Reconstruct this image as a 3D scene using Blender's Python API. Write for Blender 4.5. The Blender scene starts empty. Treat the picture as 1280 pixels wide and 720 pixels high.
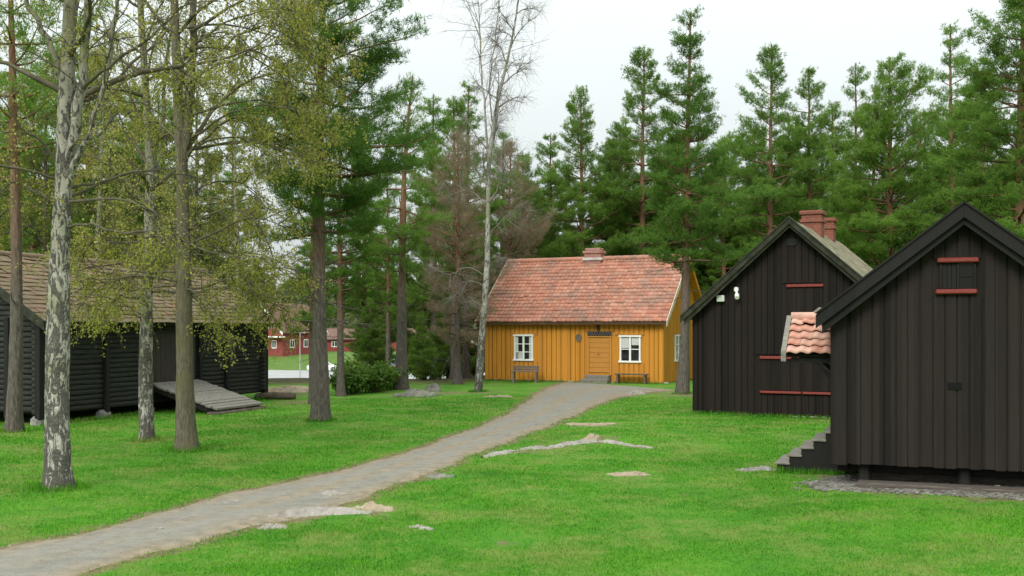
import bpy, math, random
import numpy as np
from math import radians as R, sin, cos, pi

C = bpy.context.scene
COL = C.collection

# ------------------------------------------------------------------ camera
F = 1320.0            # focal length in photo pixels (1280 wide)
HZ = 410.0            # horizon row
EYE = 2.2
cam_d = bpy.data.cameras.new("camera")
cam = bpy.data.objects.new("camera", cam_d)
COL.objects.link(cam)
cam.location = (0, 0, EYE)
cam.rotation_euler = (R(90), 0, 0)
cam_d.sensor_width = 36
cam_d.lens = 36 * F / 1280
cam_d.shift_y = (HZ - 360) / 1280
cam_d.clip_start = 0.1
cam_d.clip_end = 3000
C.camera = cam

# ------------------------------------------------------------------ world: overcast sky
W = bpy.data.worlds.new("World")
C.world = W
W.use_nodes = True
wt = W.node_tree
for n in list(wt.nodes):
    wt.nodes.remove(n)
SUN_EL, SUN_AZ = R(37), R(204)
sky = wt.nodes.new("ShaderNodeTexSky")
sky.sky_type = 'NISHITA'
sky.sun_disc = False
sky.sun_elevation = SUN_EL
sky.sun_rotation = SUN_AZ
sky.dust_density = 4
hs = wt.nodes.new("ShaderNodeHueSaturation")
hs.inputs['Saturation'].default_value = 0.35
wt.links.new(sky.outputs[0], hs.inputs['Color'])
tc = wt.nodes.new("ShaderNodeTexCoord")
sx = wt.nodes.new("ShaderNodeSeparateXYZ")
wt.links.new(tc.outputs['Generated'], sx.inputs[0])
grad = wt.nodes.new("ShaderNodeMapRange")        # overcast: zenith about 2.5 times the horizon
grad.inputs['From Min'].default_value = 0.0
grad.inputs['From Max'].default_value = 1.0
grad.inputs['To Min'].default_value = 4.3
grad.inputs['To Max'].default_value = 15.5
wt.links.new(sx.outputs['Z'], grad.inputs['Value'])
cn = wt.nodes.new("ShaderNodeTexNoise")
cn.inputs['Scale'].default_value = 2.5
cn.inputs['Detail'].default_value = 4
wt.links.new(tc.outputs['Generated'], cn.inputs['Vector'])
cm = wt.nodes.new("ShaderNodeMapRange")
cm.inputs['To Min'].default_value = 0.93
cm.inputs['To Max'].default_value = 1.07
wt.links.new(cn.outputs['Fac'], cm.inputs['Value'])
mu = wt.nodes.new("ShaderNodeMath"); mu.operation = 'MULTIPLY'
wt.links.new(grad.outputs[0], mu.inputs[0]); wt.links.new(cm.outputs[0], mu.inputs[1])
tint = wt.nodes.new("ShaderNodeVectorMath"); tint.operation = 'SCALE'
tint.inputs[0].default_value = (0.925, 1.0, 0.995)
wt.links.new(mu.outputs[0], tint.inputs['Scale'])
mx = wt.nodes.new("ShaderNodeMix"); mx.data_type = 'RGBA'
mx.inputs['Factor'].default_value = 0.9
wt.links.new(hs.outputs[0], mx.inputs['A']); wt.links.new(tint.outputs[0], mx.inputs['B'])
bg = wt.nodes.new("ShaderNodeBackground")
bg.inputs['Strength'].default_value = 0.1
wt.links.new(mx.outputs['Result'], bg.inputs['Color'])
wo = wt.nodes.new("ShaderNodeOutputWorld")
wt.links.new(bg.outputs[0], wo.inputs[0])

sun_d = bpy.data.lights.new("sun", 'SUN')
sun_d.energy = 1.5
sun_d.angle = R(25)
sun_d.color = (1, 0.97, 0.92)
sun = bpy.data.objects.new("sun", sun_d)
COL.objects.link(sun)
# light comes from behind the camera, a little to its left
sdir = np.array([sin(SUN_AZ) * cos(SUN_EL), cos(SUN_AZ) * cos(SUN_EL), sin(SUN_EL)])
from mathutils import Vector
sun.rotation_euler = Vector(sdir).to_track_quat('Z', 'Y').to_euler()
sun.location = tuple(sdir * 60)

C.view_settings.view_transform = 'Standard'
C.view_settings.look = 'None'
C.view_settings.gamma = 1
C.view_settings.exposure = 0.62
C.cycles.max_bounces = 6
C.cycles.diffuse_bounces = 3
C.cycles.transmission_bounces = 3
C.cycles.use_adaptive_sampling = True

rng = np.random.default_rng(7)
random.seed(7)


# ------------------------------------------------------------------ mesh helpers
def nz(v):
    v = np.asarray(v, float)
    return v / (np.linalg.norm(v, axis=-1, keepdims=True) + 1e-12)


class MB:
    def __init__(self):
        self.v, self.f, self.u, self.n = [], [], [], 0

    def add(self, v, f, uv=None):
        v = np.asarray(v, float).reshape(-1, 3)
        f = np.asarray(f, dtype=np.int64)
        self.v.append(v)
        self.f.append(f + self.n)
        self.u.append(np.zeros((len(v), 2)) if uv is None else np.asarray(uv, float))
        self.n += len(v)

    def hexa(self, p):     # p: 8 corners, bottom 4 ccw, top 4 ccw
        self.add(p, [[3, 2, 1, 0], [4, 5, 6, 7], [0, 1, 5, 4], [1, 2, 6, 5], [2, 3, 7, 6], [3, 0, 4, 7]])

    def box(self, x0, x1, y0, y1, z0, z1):
        self.hexa([(x0, y0, z0), (x1, y0, z0), (x1, y1, z0), (x0, y1, z0),
                   (x0, y0, z1), (x1, y0, z1), (x1, y1, z1), (x0, y1, z1)])

    def cbox(self, x0, x1, y0, y1, z0, z1, c=0.01):   # box with chamfered edges
        x, y, z = (x0 + x1) / 2, (y0 + y1) / 2, (z0 + z1) / 2
        hx, hy, hz = abs(x1 - x0) / 2, abs(y1 - y0) / 2, abs(z1 - z0) / 2
        c = min(c, hx * .9, hy * .9, hz * .9)
        rings = []
        for zz, k in ((-hz, c), (-hz + c, 0), (hz - c, 0), (hz, c)):
            a, b = hx - k, hy - k
            q = c * .999 if k == 0 else c * .5
            rings.append([(-a + q, -b), (a - q, -b), (a, -b + q), (a, b - q), (a - q, b), (-a + q, b), (-a, b - q), (-a, -b + q)])
        v = []
        for (zz, k), r in zip(((-hz, c), (-hz + c, 0), (hz - c, 0), (hz, c)), rings):
            v += [(x + p[0], y + p[1], z + zz) for p in r]
        f = []
        for i in range(3):
            for j in range(8):
                f.append([i * 8 + j, i * 8 + (j + 1) % 8, (i + 1) * 8 + (j + 1) % 8, (i + 1) * 8 + j])
        n0 = self.n
        self.add(v, f)
        self.f.append(np.array([[n0 + 7 - j for j in range(8)]]))
        self.f.append(np.array([[n0 + 24 + j for j in range(8)]]))

    def beam(self, a, b, w, h, up=(0, 0, 1)):    # rectangular bar from a to b
        a, b = np.array(a, float), np.array(b, float)
        d = nz(b - a)
        s = nz(np.cross(d, up)); t = np.cross(s, d)
        s, t = s * w / 2, t * h / 2
        self.hexa([a - s - t, a + s - t, b + s - t, b - s - t, a - s + t, a + s + t, b + s + t, b - s + t])

    def slab(self, q, th):      # quad q (4 pts), thickened downwards along its normal
        q = np.array(q, float)
        n = nz(np.cross(q[1] - q[0], q[2] - q[0]))
        if n[2] < 0:
            n = -n
        lo = q - n * th
        nn = np.cross(q[1] - q[0], q[2] - q[0])
        p = np.concatenate([lo, q])
        if np.dot(nn, n) < 0:
            p = p[[3, 2, 1, 0, 7, 6, 5, 4]]
        self.hexa(p)

    def prism(self, poly, d):    # planar polygon (3-D points) extruded by vector d
        p = np.array(poly, float); k = len(p)
        n0 = self.n
        self.add(np.concatenate([p, p + np.array(d, float)]), [[i, (i + 1) % k, k + (i + 1) % k, k + i] for i in range(k)])
        self.f.append(np.array([[n0 + k - 1 - i for i in range(k)]]))
        self.f.append(np.array([[n0 + k + i for i in range(k)]]))

    def tube(self, path, rad, k=6, cap=False):
        p = np.asarray(path, float); n = len(p)
        r = np.broadcast_to(np.asarray(rad, float), (n,))
        t = np.gradient(p, axis=0); t = nz(t)
        m = nz(t.mean(0))
        ref = np.array([1, 0, 0]) if abs(m[0]) < .6 else np.array([0, 1, 0])
        a = nz(np.cross(t, ref)); b = np.cross(t, a)
        ang = np.arange(k) * 2 * pi / k
        v = p[:, None, :] + r[:, None, None] * (np.cos(ang)[None, :, None] * a[:, None, :] + np.sin(ang)[None, :, None] * b[:, None, :])
        i = np.arange(n - 1)[:, None]; j = np.arange(k)[None, :]; j2 = (j + 1) % k
        f = np.stack([i * k + j, i * k + j2, (i + 1) * k + j2, (i + 1) * k + j], -1).reshape(-1, 4)
        n0 = self.n
        self.add(v.reshape(-1, 3), f)
        if cap:
            self.f.append(np.array([[n0 + k - 1 - q for q in range(k)]]))
            self.f.append(np.array([[n0 + (n - 1) * k + q for q in range(k)]]))

    def build(self, name, mat, parent=None, smooth=False, loc=None):
        me = bpy.data.meshes.new(name)
        v = np.concatenate(self.v)
        me.vertices.add(len(v))
        me.vertices.foreach_set('co', v.astype(np.float32).ravel())
        loops = np.concatenate([f.ravel() for f in self.f])
        tot = np.concatenate([np.full(len(f), f.shape[1]) for f in self.f])
        st = np.concatenate([[0], np.cumsum(tot)[:-1]])
        me.loops.add(len(loops))
        me.loops.foreach_set('vertex_index', loops.astype(np.int32))
        me.polygons.add(len(tot))
        me.polygons.foreach_set('loop_start', st.astype(np.int32))
        me.polygons.foreach_set('use_smooth', np.full(len(tot), smooth))
        uv = np.concatenate(self.u)
        if np.any(uv):
            l = me.uv_layers.new(name='UVMap')
            l.data.foreach_set('uv', uv[loops].astype(np.float32).ravel())
        me.update(calc_edges=True)
        me.validate()
        if mat:
            me.materials.append(mat)
        o = bpy.data.objects.new(name, me)
        COL.objects.link(o)
        if parent is not None:
            o.parent = parent
        if loc is not None:
            o.location = loc
        return o


def tag(o, label=None, cat=None, group=None, kind=None):
    if label: o['label'] = label
    if cat: o['category'] = cat
    if group: o['group'] = group
    if kind: o['kind'] = kind
    return o


def empty(name, loc, rz=0):
    o = bpy.data.objects.new(name, None)
    o.empty_display_size = .3
    COL.objects.link(o)
    o.location = loc
    o.rotation_euler = (0, 0, rz)
    return o


def X(px, Y):
    return (px - 640) / F * Y


def sstep(a, b, x):
    t = np.clip((np.asarray(x, float) - a) / (b - a), 0, 1)
    return t * t * (3 - 2 * t)


def ground_z(x, y):
    x = np.asarray(x, float); y = np.asarray(y, float)
    z = 0.03 * np.sin(x * .55 + 1.3) * np.sin(y * .4 + .5) + 0.02 * np.sin(x * .9 - y * .3)
    z = z + 0.6 * (1 - sstep(1.5, 8.0, y))
    edge = 42 + 16 * sstep(-4, 5, x)
    z = z - 3.6 * sstep(0, 1, (y - edge) / 55)
    z = z + 1.8 * sstep(146, 163, y)
    z = z + 9 * sstep(230, 420, y)
    return z


def gz(x, y):
    return float(ground_z(x, y))


# ------------------------------------------------------------------ materials
class Mat:
    def __init__(self, name, rough=0.8, spec=0.3):
        self.m = bpy.data.materials.new(name)
        self.m.use_nodes = True
        self.t = self.m.node_tree
        self.b = self.t.nodes['Principled BSDF']
        self.out = self.t.nodes['Material Output']
        self.b.inputs['Roughness'].default_value = rough
        self.b.inputs['Specular IOR Level'].default_value = spec

    def n(self, kind, **kw):
        nd = self.t.nodes.new('ShaderNode' + kind)
        for k, v in kw.items():
            if hasattr(nd, k) and k not in nd.inputs:
                setattr(nd, k, v)
            else:
                self.set(nd.inputs[k], v)
        return nd

    def set(self, sock, v):
        if isinstance(v, bpy.types.NodeSocket):
            self.t.links.new(v, sock)
        else:
            sock.default_value = v

    def coord(self, which='Object', scale=None):
        o = self.n('TexCoord').outputs[which]
        if scale is not None:
            mp = self.n('Mapping', Vector=o)
            mp.inputs['Scale'].default_value = scale
            o = mp.outputs[0]
        return o

    def noise(self, vec, scale=5., detail=4., rough=.55, dist=0.):
        return self.n('TexNoise', Vector=vec, Scale=scale, Detail=detail, Roughness=rough, Distortion=dist).outputs['Fac']

    def ramp(self, fac, stops, interp='LINEAR'):
        r = self.n('ValToRGB')
        r.color_ramp.interpolation = interp
        e = r.color_ramp.elements
        while len(e) < len(stops):
            e.new(0.5)
        for el, (p, c) in zip(e, stops):
            el.position = p
            el.color = (*c, 1) if len(c) == 3 else c
        self.set(r.inputs[0], fac)
        return r.outputs[0]

    def range(self, v, a, b, c=0., d=1.):
        m = self.n('MapRange')
        self.set(m.inputs['Value'], v)
        for k, q in (('From Min', a), ('From Max', b), ('To Min', c), ('To Max', d)):
            m.inputs[k].default_value = q
        return m.outputs[0]

    def mix(self, fac, a, b, mode='MIX'):
        m = self.n('Mix'); m.data_type = 'RGBA'; m.blend_type = mode
        for s, v in (('Factor', fac), ('A', a), ('B', b)):
            if not isinstance(v, bpy.types.NodeSocket) and s != 'Factor' and len(v) == 3:
                v = (*v, 1)
            self.set([i for i in m.inputs if i.name == s and (i.type == ('VALUE' if s == 'Factor' else 'RGBA'))][0], v)
        return [o for o in m.outputs if o.type == 'RGBA'][0]

    def math(self, op, a, b=0.):
        m = self.n('Math'); m.operation = op
        self.set(m.inputs[0], a); self.set(m.inputs[1], b)
        return m.outputs[0]

    def bump(self, h, strength=.4, dist=.02):
        b = self.n('Bump', Strength=strength, Distance=dist, Height=h)
        self.t.links.new(b.outputs[0], self.b.inputs['Normal'])

    def col(self, c):
        if not isinstance(c, bpy.types.NodeSocket) and len(c) == 3:
            c = (*c, 1)
        self.set(self.b.inputs['Base Color'], c)
        return self


def simple(name, c, rough=.8, var=.25, scale=4., stretch=(1, 1, 1), bump=0., spec=.3):
    m = Mat(name, rough, spec)
    v = m.coord('Object', stretch)
    n = m.noise(v, scale, 6)
    lo = tuple(x * (1 - var) for x in c); hi = tuple(min(1, x * (1 + var)) for x in c)
    m.col(m.ramp(n, [(.3, lo), (.7, hi)]))
    if bump:
        m.bump(n, bump, .01)
    return m.m


def wood_paint(name, c, var=.2, width=.16, axis='X', rough=.75, worn=None, worn_amt=.3):
    """Painted vertical boards: every board its own tone, streaks along the board."""
    m = Mat(name, rough)
    co = m.n('TexCoord').outputs['Object']
    s = m.n('SeparateXYZ', Vector=co)
    a = m.math('ADD', s.outputs['X'], m.math('MULTIPLY', s.outputs['Y'], 1.0))
    idx = m.math('FLOOR', m.math('DIVIDE', a, width))
    wn = m.n('TexWhiteNoise'); wn.noise_dimensions = '1D'
    m.set(wn.inputs['W'], idx)
    mp = m.n('Mapping', Vector=co); mp.inputs['Scale'].default_value = (14, 14, .6)
    st = m.noise(mp.outputs[0], 3, 6, .65)
    big = m.noise(co, .8, 3)
    f = m.math('ADD', m.math('MULTIPLY', wn.outputs['Value'], .45), m.math('ADD', m.math('MULTIPLY', st, .45), m.math('MULTIPLY', big, .3)))
    lo = tuple(x * (1 - var) for x in c); hi = tuple(x * (1 + var) for x in c)
    colr = m.ramp(f, [(.3, lo), (.9, hi)])
    if worn:
        w = m.range(st, .56, .75, 0, worn_amt)
        colr = m.mix(w, colr, worn)
    m.b.inputs['Specular IOR Level'].default_value = .15
    m.col(colr)
    m.bump(st, .35, .006)
    return m.m


def leaf_mat(name, c1, c2, c3, transl=.35, clump=.9, spec=.25):
    m = Mat(name, .55, spec)
    ri = m.n('NewGeometry').outputs['Random Per Island']
    co = m.coord('Object')
    nb = m.noise(co, clump, 3)
    oi = m.n('ObjectInfo').outputs['Random']
    f = m.math('ADD', m.math('MULTIPLY', ri, .45), m.math('ADD', m.math('MULTIPLY', nb, .75), m.math('MULTIPLY', oi, .16)))
    colr = m.ramp(f, [(.38, c1), (.68, c2), (.98, c3)])
    m.col(colr)
    tr = m.n('BsdfTranslucent', Color=colr)
    mx_ = m.n('MixShader', Fac=transl)
    m.t.links.new(m.b.outputs[0], mx_.inputs[1]); m.t.links.new(tr.outputs[0], mx_.inputs[2])
    m.t.links.new(mx_.outputs[0], m.out.inputs[0])
    return m.m


def bark_pine():
    m = Mat('pine_bark', .9, .15)
    co = m.n('TexCoord').outputs['Object']
    s = m.n('SeparateXYZ', Vector=co)
    mp = m.n('Mapping', Vector=co); mp.inputs['Scale'].default_value = (9, 9, 2.2)
    v = m.n('TexVoronoi', Vector=mp.outputs[0], Scale=1.6); v.feature = 'F1'
    n = m.noise(mp.outputs[0], 3, 6, .7)
    low = m.ramp(n, [(.3, (.055, .047, .04)), (.55, (.135, .115, .098)), (.8, (.25, .215, .185))])
    up = m.ramp(n, [(.3, (.12, .062, .038)), (.7, (.27, .15, .09))])
    h = m.math('ADD', s.outputs['Z'], m.math('MULTIPLY', m.noise(co, 1.2, 2), 1.6))
    colr = m.mix(m.range(h, 3.6, 6.8), low, up)
    m.col(colr)
    m.bump(m.math('ADD', v.outputs['Distance'], n), .9, .03)
    return m.m


def bark_birch(name='birch_bark', dark_amt=.5, tint=(.56, .56, .5), h0=1.0, h1=2.6, mossy=.75):
    m = Mat(name, .75, .2)
    co = m.n('TexCoord').outputs['Object']
    s = m.n('SeparateXYZ', Vector=co)
    mp = m.n('Mapping', Vector=co); mp.inputs['Scale'].default_value = (2.2, 2.2, 9)
    lent = m.noise(mp.outputs[0], 3.0, 5, .7, .6)
    mp2 = m.n('Mapping', Vector=co); mp2.inputs['Scale'].default_value = (8, 8, 3.2)
    patch = m.noise(mp2.outputs[0], 1.5, 6, .72, 1.2)
    white = m.ramp(m.noise(co, 3, 4), [(.3, tuple(x * .62 for x in tint)), (.7, tint)])
    green = m.mix(m.range(m.noise(co, 1.4, 4), .45, .62, 0, .7), white, (.20, .20, .10))
    dark = (.028, .026, .022)
    hgt = m.range(s.outputs['Z'], .1, h1 * 2.4, .11, .0)
    k1 = m.range(m.math('ADD', patch, hgt), .535, .585)
    k2 = m.range(lent, .62, .68, 0, .75)
    c1 = m.mix(k2, green, (.07, .06, .05))
    c1 = m.mix(m.range(m.math('ADD', s.outputs['Z'], m.math('MULTIPLY', m.noise(co, 1.1, 4), 2.5)), 4.2, 7.5, 0, mossy), c1, (.135, .125, .065))
    rough_dark = m.ramp(lent, [(.3, dark), (.75, (.13, .115, .10))])
    m.col(m.mix(m.math('MULTIPLY', k1, .93), c1, rough_dark))
    m.bump(m.math('ADD', k1, lent), .8, .02)
    return m.m


def bark_grey():
    m = Mat('grey_brown_bark', .9, .15)
    co = m.n('TexCoord').outputs['Object']
    mp = m.n('Mapping', Vector=co); mp.inputs['Scale'].default_value = (16, 16, 2.4)
    n = m.noise(mp.outputs[0], 2.2, 7, .75)
    g = m.noise(co, 1.8, 4)
    c = m.ramp(n, [(.32, (.055, .047, .034)), (.52, (.14, .122, .088)), (.75, (.27, .24, .185))])
    m.col(m.mix(m.range(g, .45, .65, 0, .5), c, (.16, .15, .06)))
    m.bump(n, 1, .03)
    return m.m


def tile_mat(name, cols, lichen, lich_amt=.35, moss=None, tilevar=.5):
    m = Mat(name, .85, .2)
    uv = m.n('TexCoord').outputs['UV']
    s = m.n('SeparateXYZ', Vector=uv)
    cx = m.n('CombineXYZ', X=m.math('FLOOR', s.outputs['X']), Y=m.math('FLOOR', s.outputs['Y']))
    wn = m.n('TexWhiteNoise'); wn.noise_dimensions = '2D'
    m.set(wn.inputs['Vector'], cx.outputs[0])
    co = m.coord('Object')
    big = m.noise(co, .55, 3)
    fine = m.noise(co, 22, 5, .7)
    f = m.math('ADD', m.math('MULTIPLY', wn.outputs['Value'], tilevar), m.math('MULTIPLY', m.math('ADD', big, m.math('MULTIPLY', fine, .5)), .62))
    st = [(.18 + .72 * i / (len(cols) - 1), c) for i, c in enumerate(cols)]
    c = m.ramp(f, st)
    c = m.mix(m.range(fine, .5, .72, 0, .35), c, tuple(x * .5 for x in cols[0]))
    patch = m.noise(co, 1.3, 6, .75)
    c = m.mix(m.range(patch, .45, .64, 0, lich_amt), c, lichen)
    if moss:
        p2 = m.noise(co, .7, 5, .7)
        c = m.mix(m.range(p2, .5, .66, 0, .55), c, moss)
    m.col(c)
    m.bump(fine, .4, .006)
    return m.m


M = {}
M['pine_bark'] = bark_pine()
M['birch_bark'] = bark_birch(tint=(.56, .53, .47))
M['birch_pale'] = bark_birch('pale_birch_bark', tint=(.46, .44, .40), h1=1.6, mossy=.15)
M['grey_bark'] = bark_grey()
M['needles'] = leaf_mat('pine_needles', (.078, .142, .024), (.150, .270, .044), (.23, .37, .072), .58, spec=.1)
M['needles_pale'] = leaf_mat('pale_pine_needles', (.085, .155, .026), (.165, .29, .046), (.25, .39, .074), .6, spec=.1)
M['needles_dark'] = leaf_mat('dark_pine_needles', (.058, .122, .023), (.115, .222, .038), (.185, .31, .060), .55, spec=.1)
M['spring_leaf'] = leaf_mat('spring_birch_leaf', (.21, .23, .035), (.34, .34, .06), (.47, .45, .11), .55, .7)
M['green_leaf'] = leaf_mat('young_green_leaf', (.13, .175, .03), (.215, .265, .05), (.30, .34, .08), .5, .7)
M['bush_leaf'] = leaf_mat('bush_leaf', (.05, .10, .014), (.10, .19, .026), (.18, .27, .045), .35, 1.4)
M['brown_twig'] = leaf_mat('brown_bare_twig', (.165, .125, .08), (.26, .195, .125), (.35, .265, .18), .35, .8, .1)
M['dark_twig'] = simple('dark_twig_bark', (.10, .085, .055), .85, .4, 5)
M['pale_twig'] = simple('pale_twig_bark', (.20, .175, .15), .85, .3, 5)
M['far_leaf'] = leaf_mat('far_wood_foliage', (.05, .08, .03), (.10, .13, .05), (.17, .19, .08), .3, .05)
M['yellow_paint'] = wood_paint('ochre_painted_boards', (.57, .245, .036), .13, .205)
M['yellow_door'] = simple('ochre_door_paint', (.50, .225, .045), .6, .1, 3, (2, 2, 12))
M['black_wood'] = wood_paint('black_tarred_boards', (.0190, .0148, .0122), .45, .15, worn=(.045, .036, .030), worn_amt=.3)
M['black_wood2'] = wood_paint('black_brown_tarred_boards', (.0145, .0108, .0088), .4, .164, worn=(.045, .034, .03), worn_amt=.3)
M['black_trim'] = wood_paint('black_tarred_trim', (.0165, .0155, .0145), .3, 3, worn=(.04, .037, .034), worn_amt=.3)
M['mossy_trim'] = simple('mossy_black_trim', (.03, .031, .02), .85, .5, 6)
M['log'] = simple('dark_weathered_log', (.028, .029, .025), .85, .55, 2.5, (1.5, 1.5, 16), .4)
M['log_post'] = simple('black_log_post', (.014, .014, .013), .85, .4, 3, (9, 9, 1))
M['void'] = simple('dark_plank', (.012, .011, .010), .9, .3, 3)
M['barn_door'] = simple('brown_grey_barn_door_boards', (.05, .041, .035), .85, .3, 3, (10, 10, 1), .3)
M['grey_plank'] = simple('silver_grey_plank', (.20, .185, .155), .85, .35, 3, (3, 14, 14), .4)
M['grey_bench'] = simple('weathered_bench_wood', (.15, .135, .115), .85, .4, 4, (2, 14, 14), .3)
M['white_paint'] = simple('white_window_paint', (.86, .85, .80), .5, .06, 6)
M['cream_trim'] = simple('cream_barge_paint', (.62, .52, .40), .65, .15, 5)
M['red_paint'] = simple('dull_red_paint', (.20, .036, .028), .6, .25, 7, (2, 12, 12))
M['brick'] = None
M['stone'] = None
M['glass'] = None

m = Mat('window_glass', .06, .6)
gn = m.noise(m.coord('Object'), 3, 2)
m.col(m.ramp(gn, [(.35, (.012, .014, .016)), (.65, (.035, .04, .04))]))
M['glass'] = m.m
M['curtain'] = simple('pale_curtain', (.55, .56, .54), .9, .15, 6, (14, 14, 1))


def brick_mat(name, c1, c2, mortar, sc=4.):
    m = Mat(name, .9, .15)
    co = m.n('TexCoord').outputs['Object']
    s = m.n('SeparateXYZ', Vector=co)
    a = m.math('ADD', s.outputs['X'], s.outputs['Y'])
    v = m.n('CombineXYZ', X=a, Y=s.outputs['Z'])
    b = m.n('TexBrick', Vector=v.outputs[0], Scale=sc, Color1=(*c1, 1), Color2=(*c2, 1), Mortar=(*mortar, 1))
    b.inputs['Mortar Size'].default_value = .018
    n = m.noise(co, 9, 5, .7)
    m.col(m.mix(m.range(n, .45, .75, 0, .5), b.outputs['Color'], tuple(x * .5 for x in c1)))
    m.bump(b.outputs['Fac'], -.5, .01)
    return m.m


M['brick'] = brick_mat('red_chimney_brick', (.24, .075, .05), (.19, .062, .042), (.22, .16, .13))
M['pale_brick'] = brick_mat('pale_chimney_brick', (.40, .19, .15), (.34, .13, .10), (.46, .38, .34))


def stone_mat(name, a, b, c):
    m = Mat(name, .9, .2)
    co = m.coord('Object')
    n = m.noise(co, 3.5, 8, .7)
    p = m.noise(co, 1.1, 4, .6)
    colr = m.ramp(n, [(.3, a), (.52, b), (.75, c)])
    m.col(m.mix(m.range(p, .5, .62, 0, .45), colr, (.20, .20, .12)))
    m.bump(n, .8, .04)
    return m.m


M['stone'] = stone_mat('grey_rock', (.14, .13, .12), (.30, .285, .265), (.46, .44, .42))
M['dark_stone'] = stone_mat('mossy_boulder', (.085, .085, .07), (.19, .185, .16), (.33, .32, .29))
M['pale_stone'] = stone_mat('pale_bedrock', (.20, .175, .15), (.33, .30, .265), (.46, .43, .39))
M['tan_stone'] = stone_mat('tan_bedrock', (.22, .16, .10), (.36, .28, .20), (.47, .39, .31))
M['house_tile'] = tile_mat('red_pantile', [(.16, .085, .065), (.37, .15, .10), (.44, .19, .125), (.52, .28, .20)], (.20, .155, .125), .7, None, .34)
M['porch_tile'] = tile_mat('salmon_pantile', [(.22, .13, .10), (.46, .21, .15), (.52, .25, .18), (.60, .36, .28)], (.30, .22, .17), .4)
M['barn_tile'] = tile_mat('old_brown_tile', [(.10, .082, .052), (.155, .125, .076), (.19, .145, .09), (.23, .18, .12)], (.27, .135, .08), .4, (.13, .13, .06), .3)
M['lichen_roof'] = simple('lichen_covered_roof_boards', (.18, .16, .10), .95, .65, 4, (1, 1, 1), .8)


# ------------------------------------------------------------------ ground
PL = np.array([(-9.5, 3.5), (-7.6, 6.5), (-6.2, 8.6), (-5.08, 10.48), (-4.32, 12.25), (-3.57, 14.74), (-2.27, 17.6), (-1.17, 22.0), (-.02, 28.5), (.75, 34.5), (1.2, 38.0), (1.6, 40.8), (2.1, 42.9)])
PR = np.array([(-6.6, 2.0), (-5.3, 5.5), (-4.5, 7.6), (-3.72, 9.6), (-3.25, 10.5), (-2.75, 11.7), (-2.1, 13.0), (-1.35, 15.4), (.02, 20.5), (1.55, 26.6), (2.75, 31.2), (4.2, 35.3), (5.9, 37.4)])


def resample(p, n):
    """Catmull-Rom through the points."""
    k = len(p)
    t = np.linspace(0, k - 1, n)
    i = np.clip(t.astype(int), 0, k - 2); u = (t - i)[:, None]
    g = lambda q: p[np.clip(q, 0, k - 1)]
    a, b, c, d = g(i - 1), g(i), g(i + 1), g(i + 2)
    return .5 * (2 * b + (c - a) * u + (2 * a - 5 * b + 4 * c - d) * u ** 2 + (3 * b - a - 3 * c + d) * u ** 3)


NPATH = 260
def arc(p, n):
    q = resample(p, 900)
    a = np.r_[0, np.cumsum(np.linalg.norm(np.diff(q, axis=0), axis=1))]
    t = np.linspace(0, a[-1], n)
    return np.stack([np.interp(t, a, q[:, k]) for k in (0, 1)], -1)


pl, pr = arc(PL, NPATH), arc(PR, NPATH)
aa = np.linspace(0, 1, NPATH)[:, None]
wv_ = lambda ph: .07 * np.sin(aa * 61 + ph) + .05 * np.sin(aa * 143 + 2 * ph) + .03 * np.sin(aa * 290 + 3 * ph)
cr_ = nz(pr - pl)
pl = pl + cr_ * wv_(.4); pr = pr + cr_ * wv_(2.1)
pc = (pl + pr) / 2
edge_pts = np.concatenate([pl, pr])
PP = np.concatenate([pl, pr[::-1]])


def path_dist(x, y):
    """Signed distance to the path edge (negative inside)."""
    q = np.stack([np.ravel(x), np.ravel(y)], -1)
    out = np.empty(len(q))
    a, b = PP, np.roll(PP, -1, axis=0)
    for s in range(0, len(q), 20000):
        w = q[s:s + 20000]
        d = np.full(len(w), 1e9)
        for k in range(0, len(edge_pts), 130):
            d = np.minimum(d, np.sqrt(((w[:, None] - edge_pts[None, k:k + 130]) ** 2).sum(2)).min(1))
        ins = np.zeros(len(w), bool)
        for p0, p1 in zip(a, b):
            c = ((p0[1] > w[:, 1]) != (p1[1] > w[:, 1]))
            if c.any():
                xi = p0[0] + (w[:, 1] - p0[1]) / (p1[1] - p0[1] + 1e-12) * (p1[0] - p0[0])
                ins ^= c & (w[:, 0] < xi)
        out[s:s + 20000] = np.where(ins, -d, d)
    return out.reshape(np.shape(x))


def axis(lims):
    a = []
    for lo, hi, st in lims:
        a += list(np.arange(lo, hi, st))
    return np.array(a + [lims[-1][1]])


gx = axis([(-900, -200, 70), (-200, -60, 14), (-60, -16, 2.), (-16, 16, .3), (16, 60, 2.), (60, 200, 14), (200, 900, 70)])
gy = axis([(-120, -10, 10), (-10, 4, 1.), (4, 48, .3), (48, 110, 2.), (110, 240, 4), (240, 500, 20), (500, 2500, 200)])
GX, GY = np.meshgrid(gx, gy)
GZ = ground_z(GX, GY)
ny, nx = GX.shape
i = np.arange(ny - 1)[:, None]; j = np.arange(nx - 1)[None]
gf = np.stack([i * nx + j, i * nx + j + 1, (i + 1) * nx + j + 1, (i + 1) * nx + j], -1).reshape(-1, 4)
g = MB()
g.add(np.stack([GX, GY, GZ], -1).reshape(-1, 3), gf)

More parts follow.
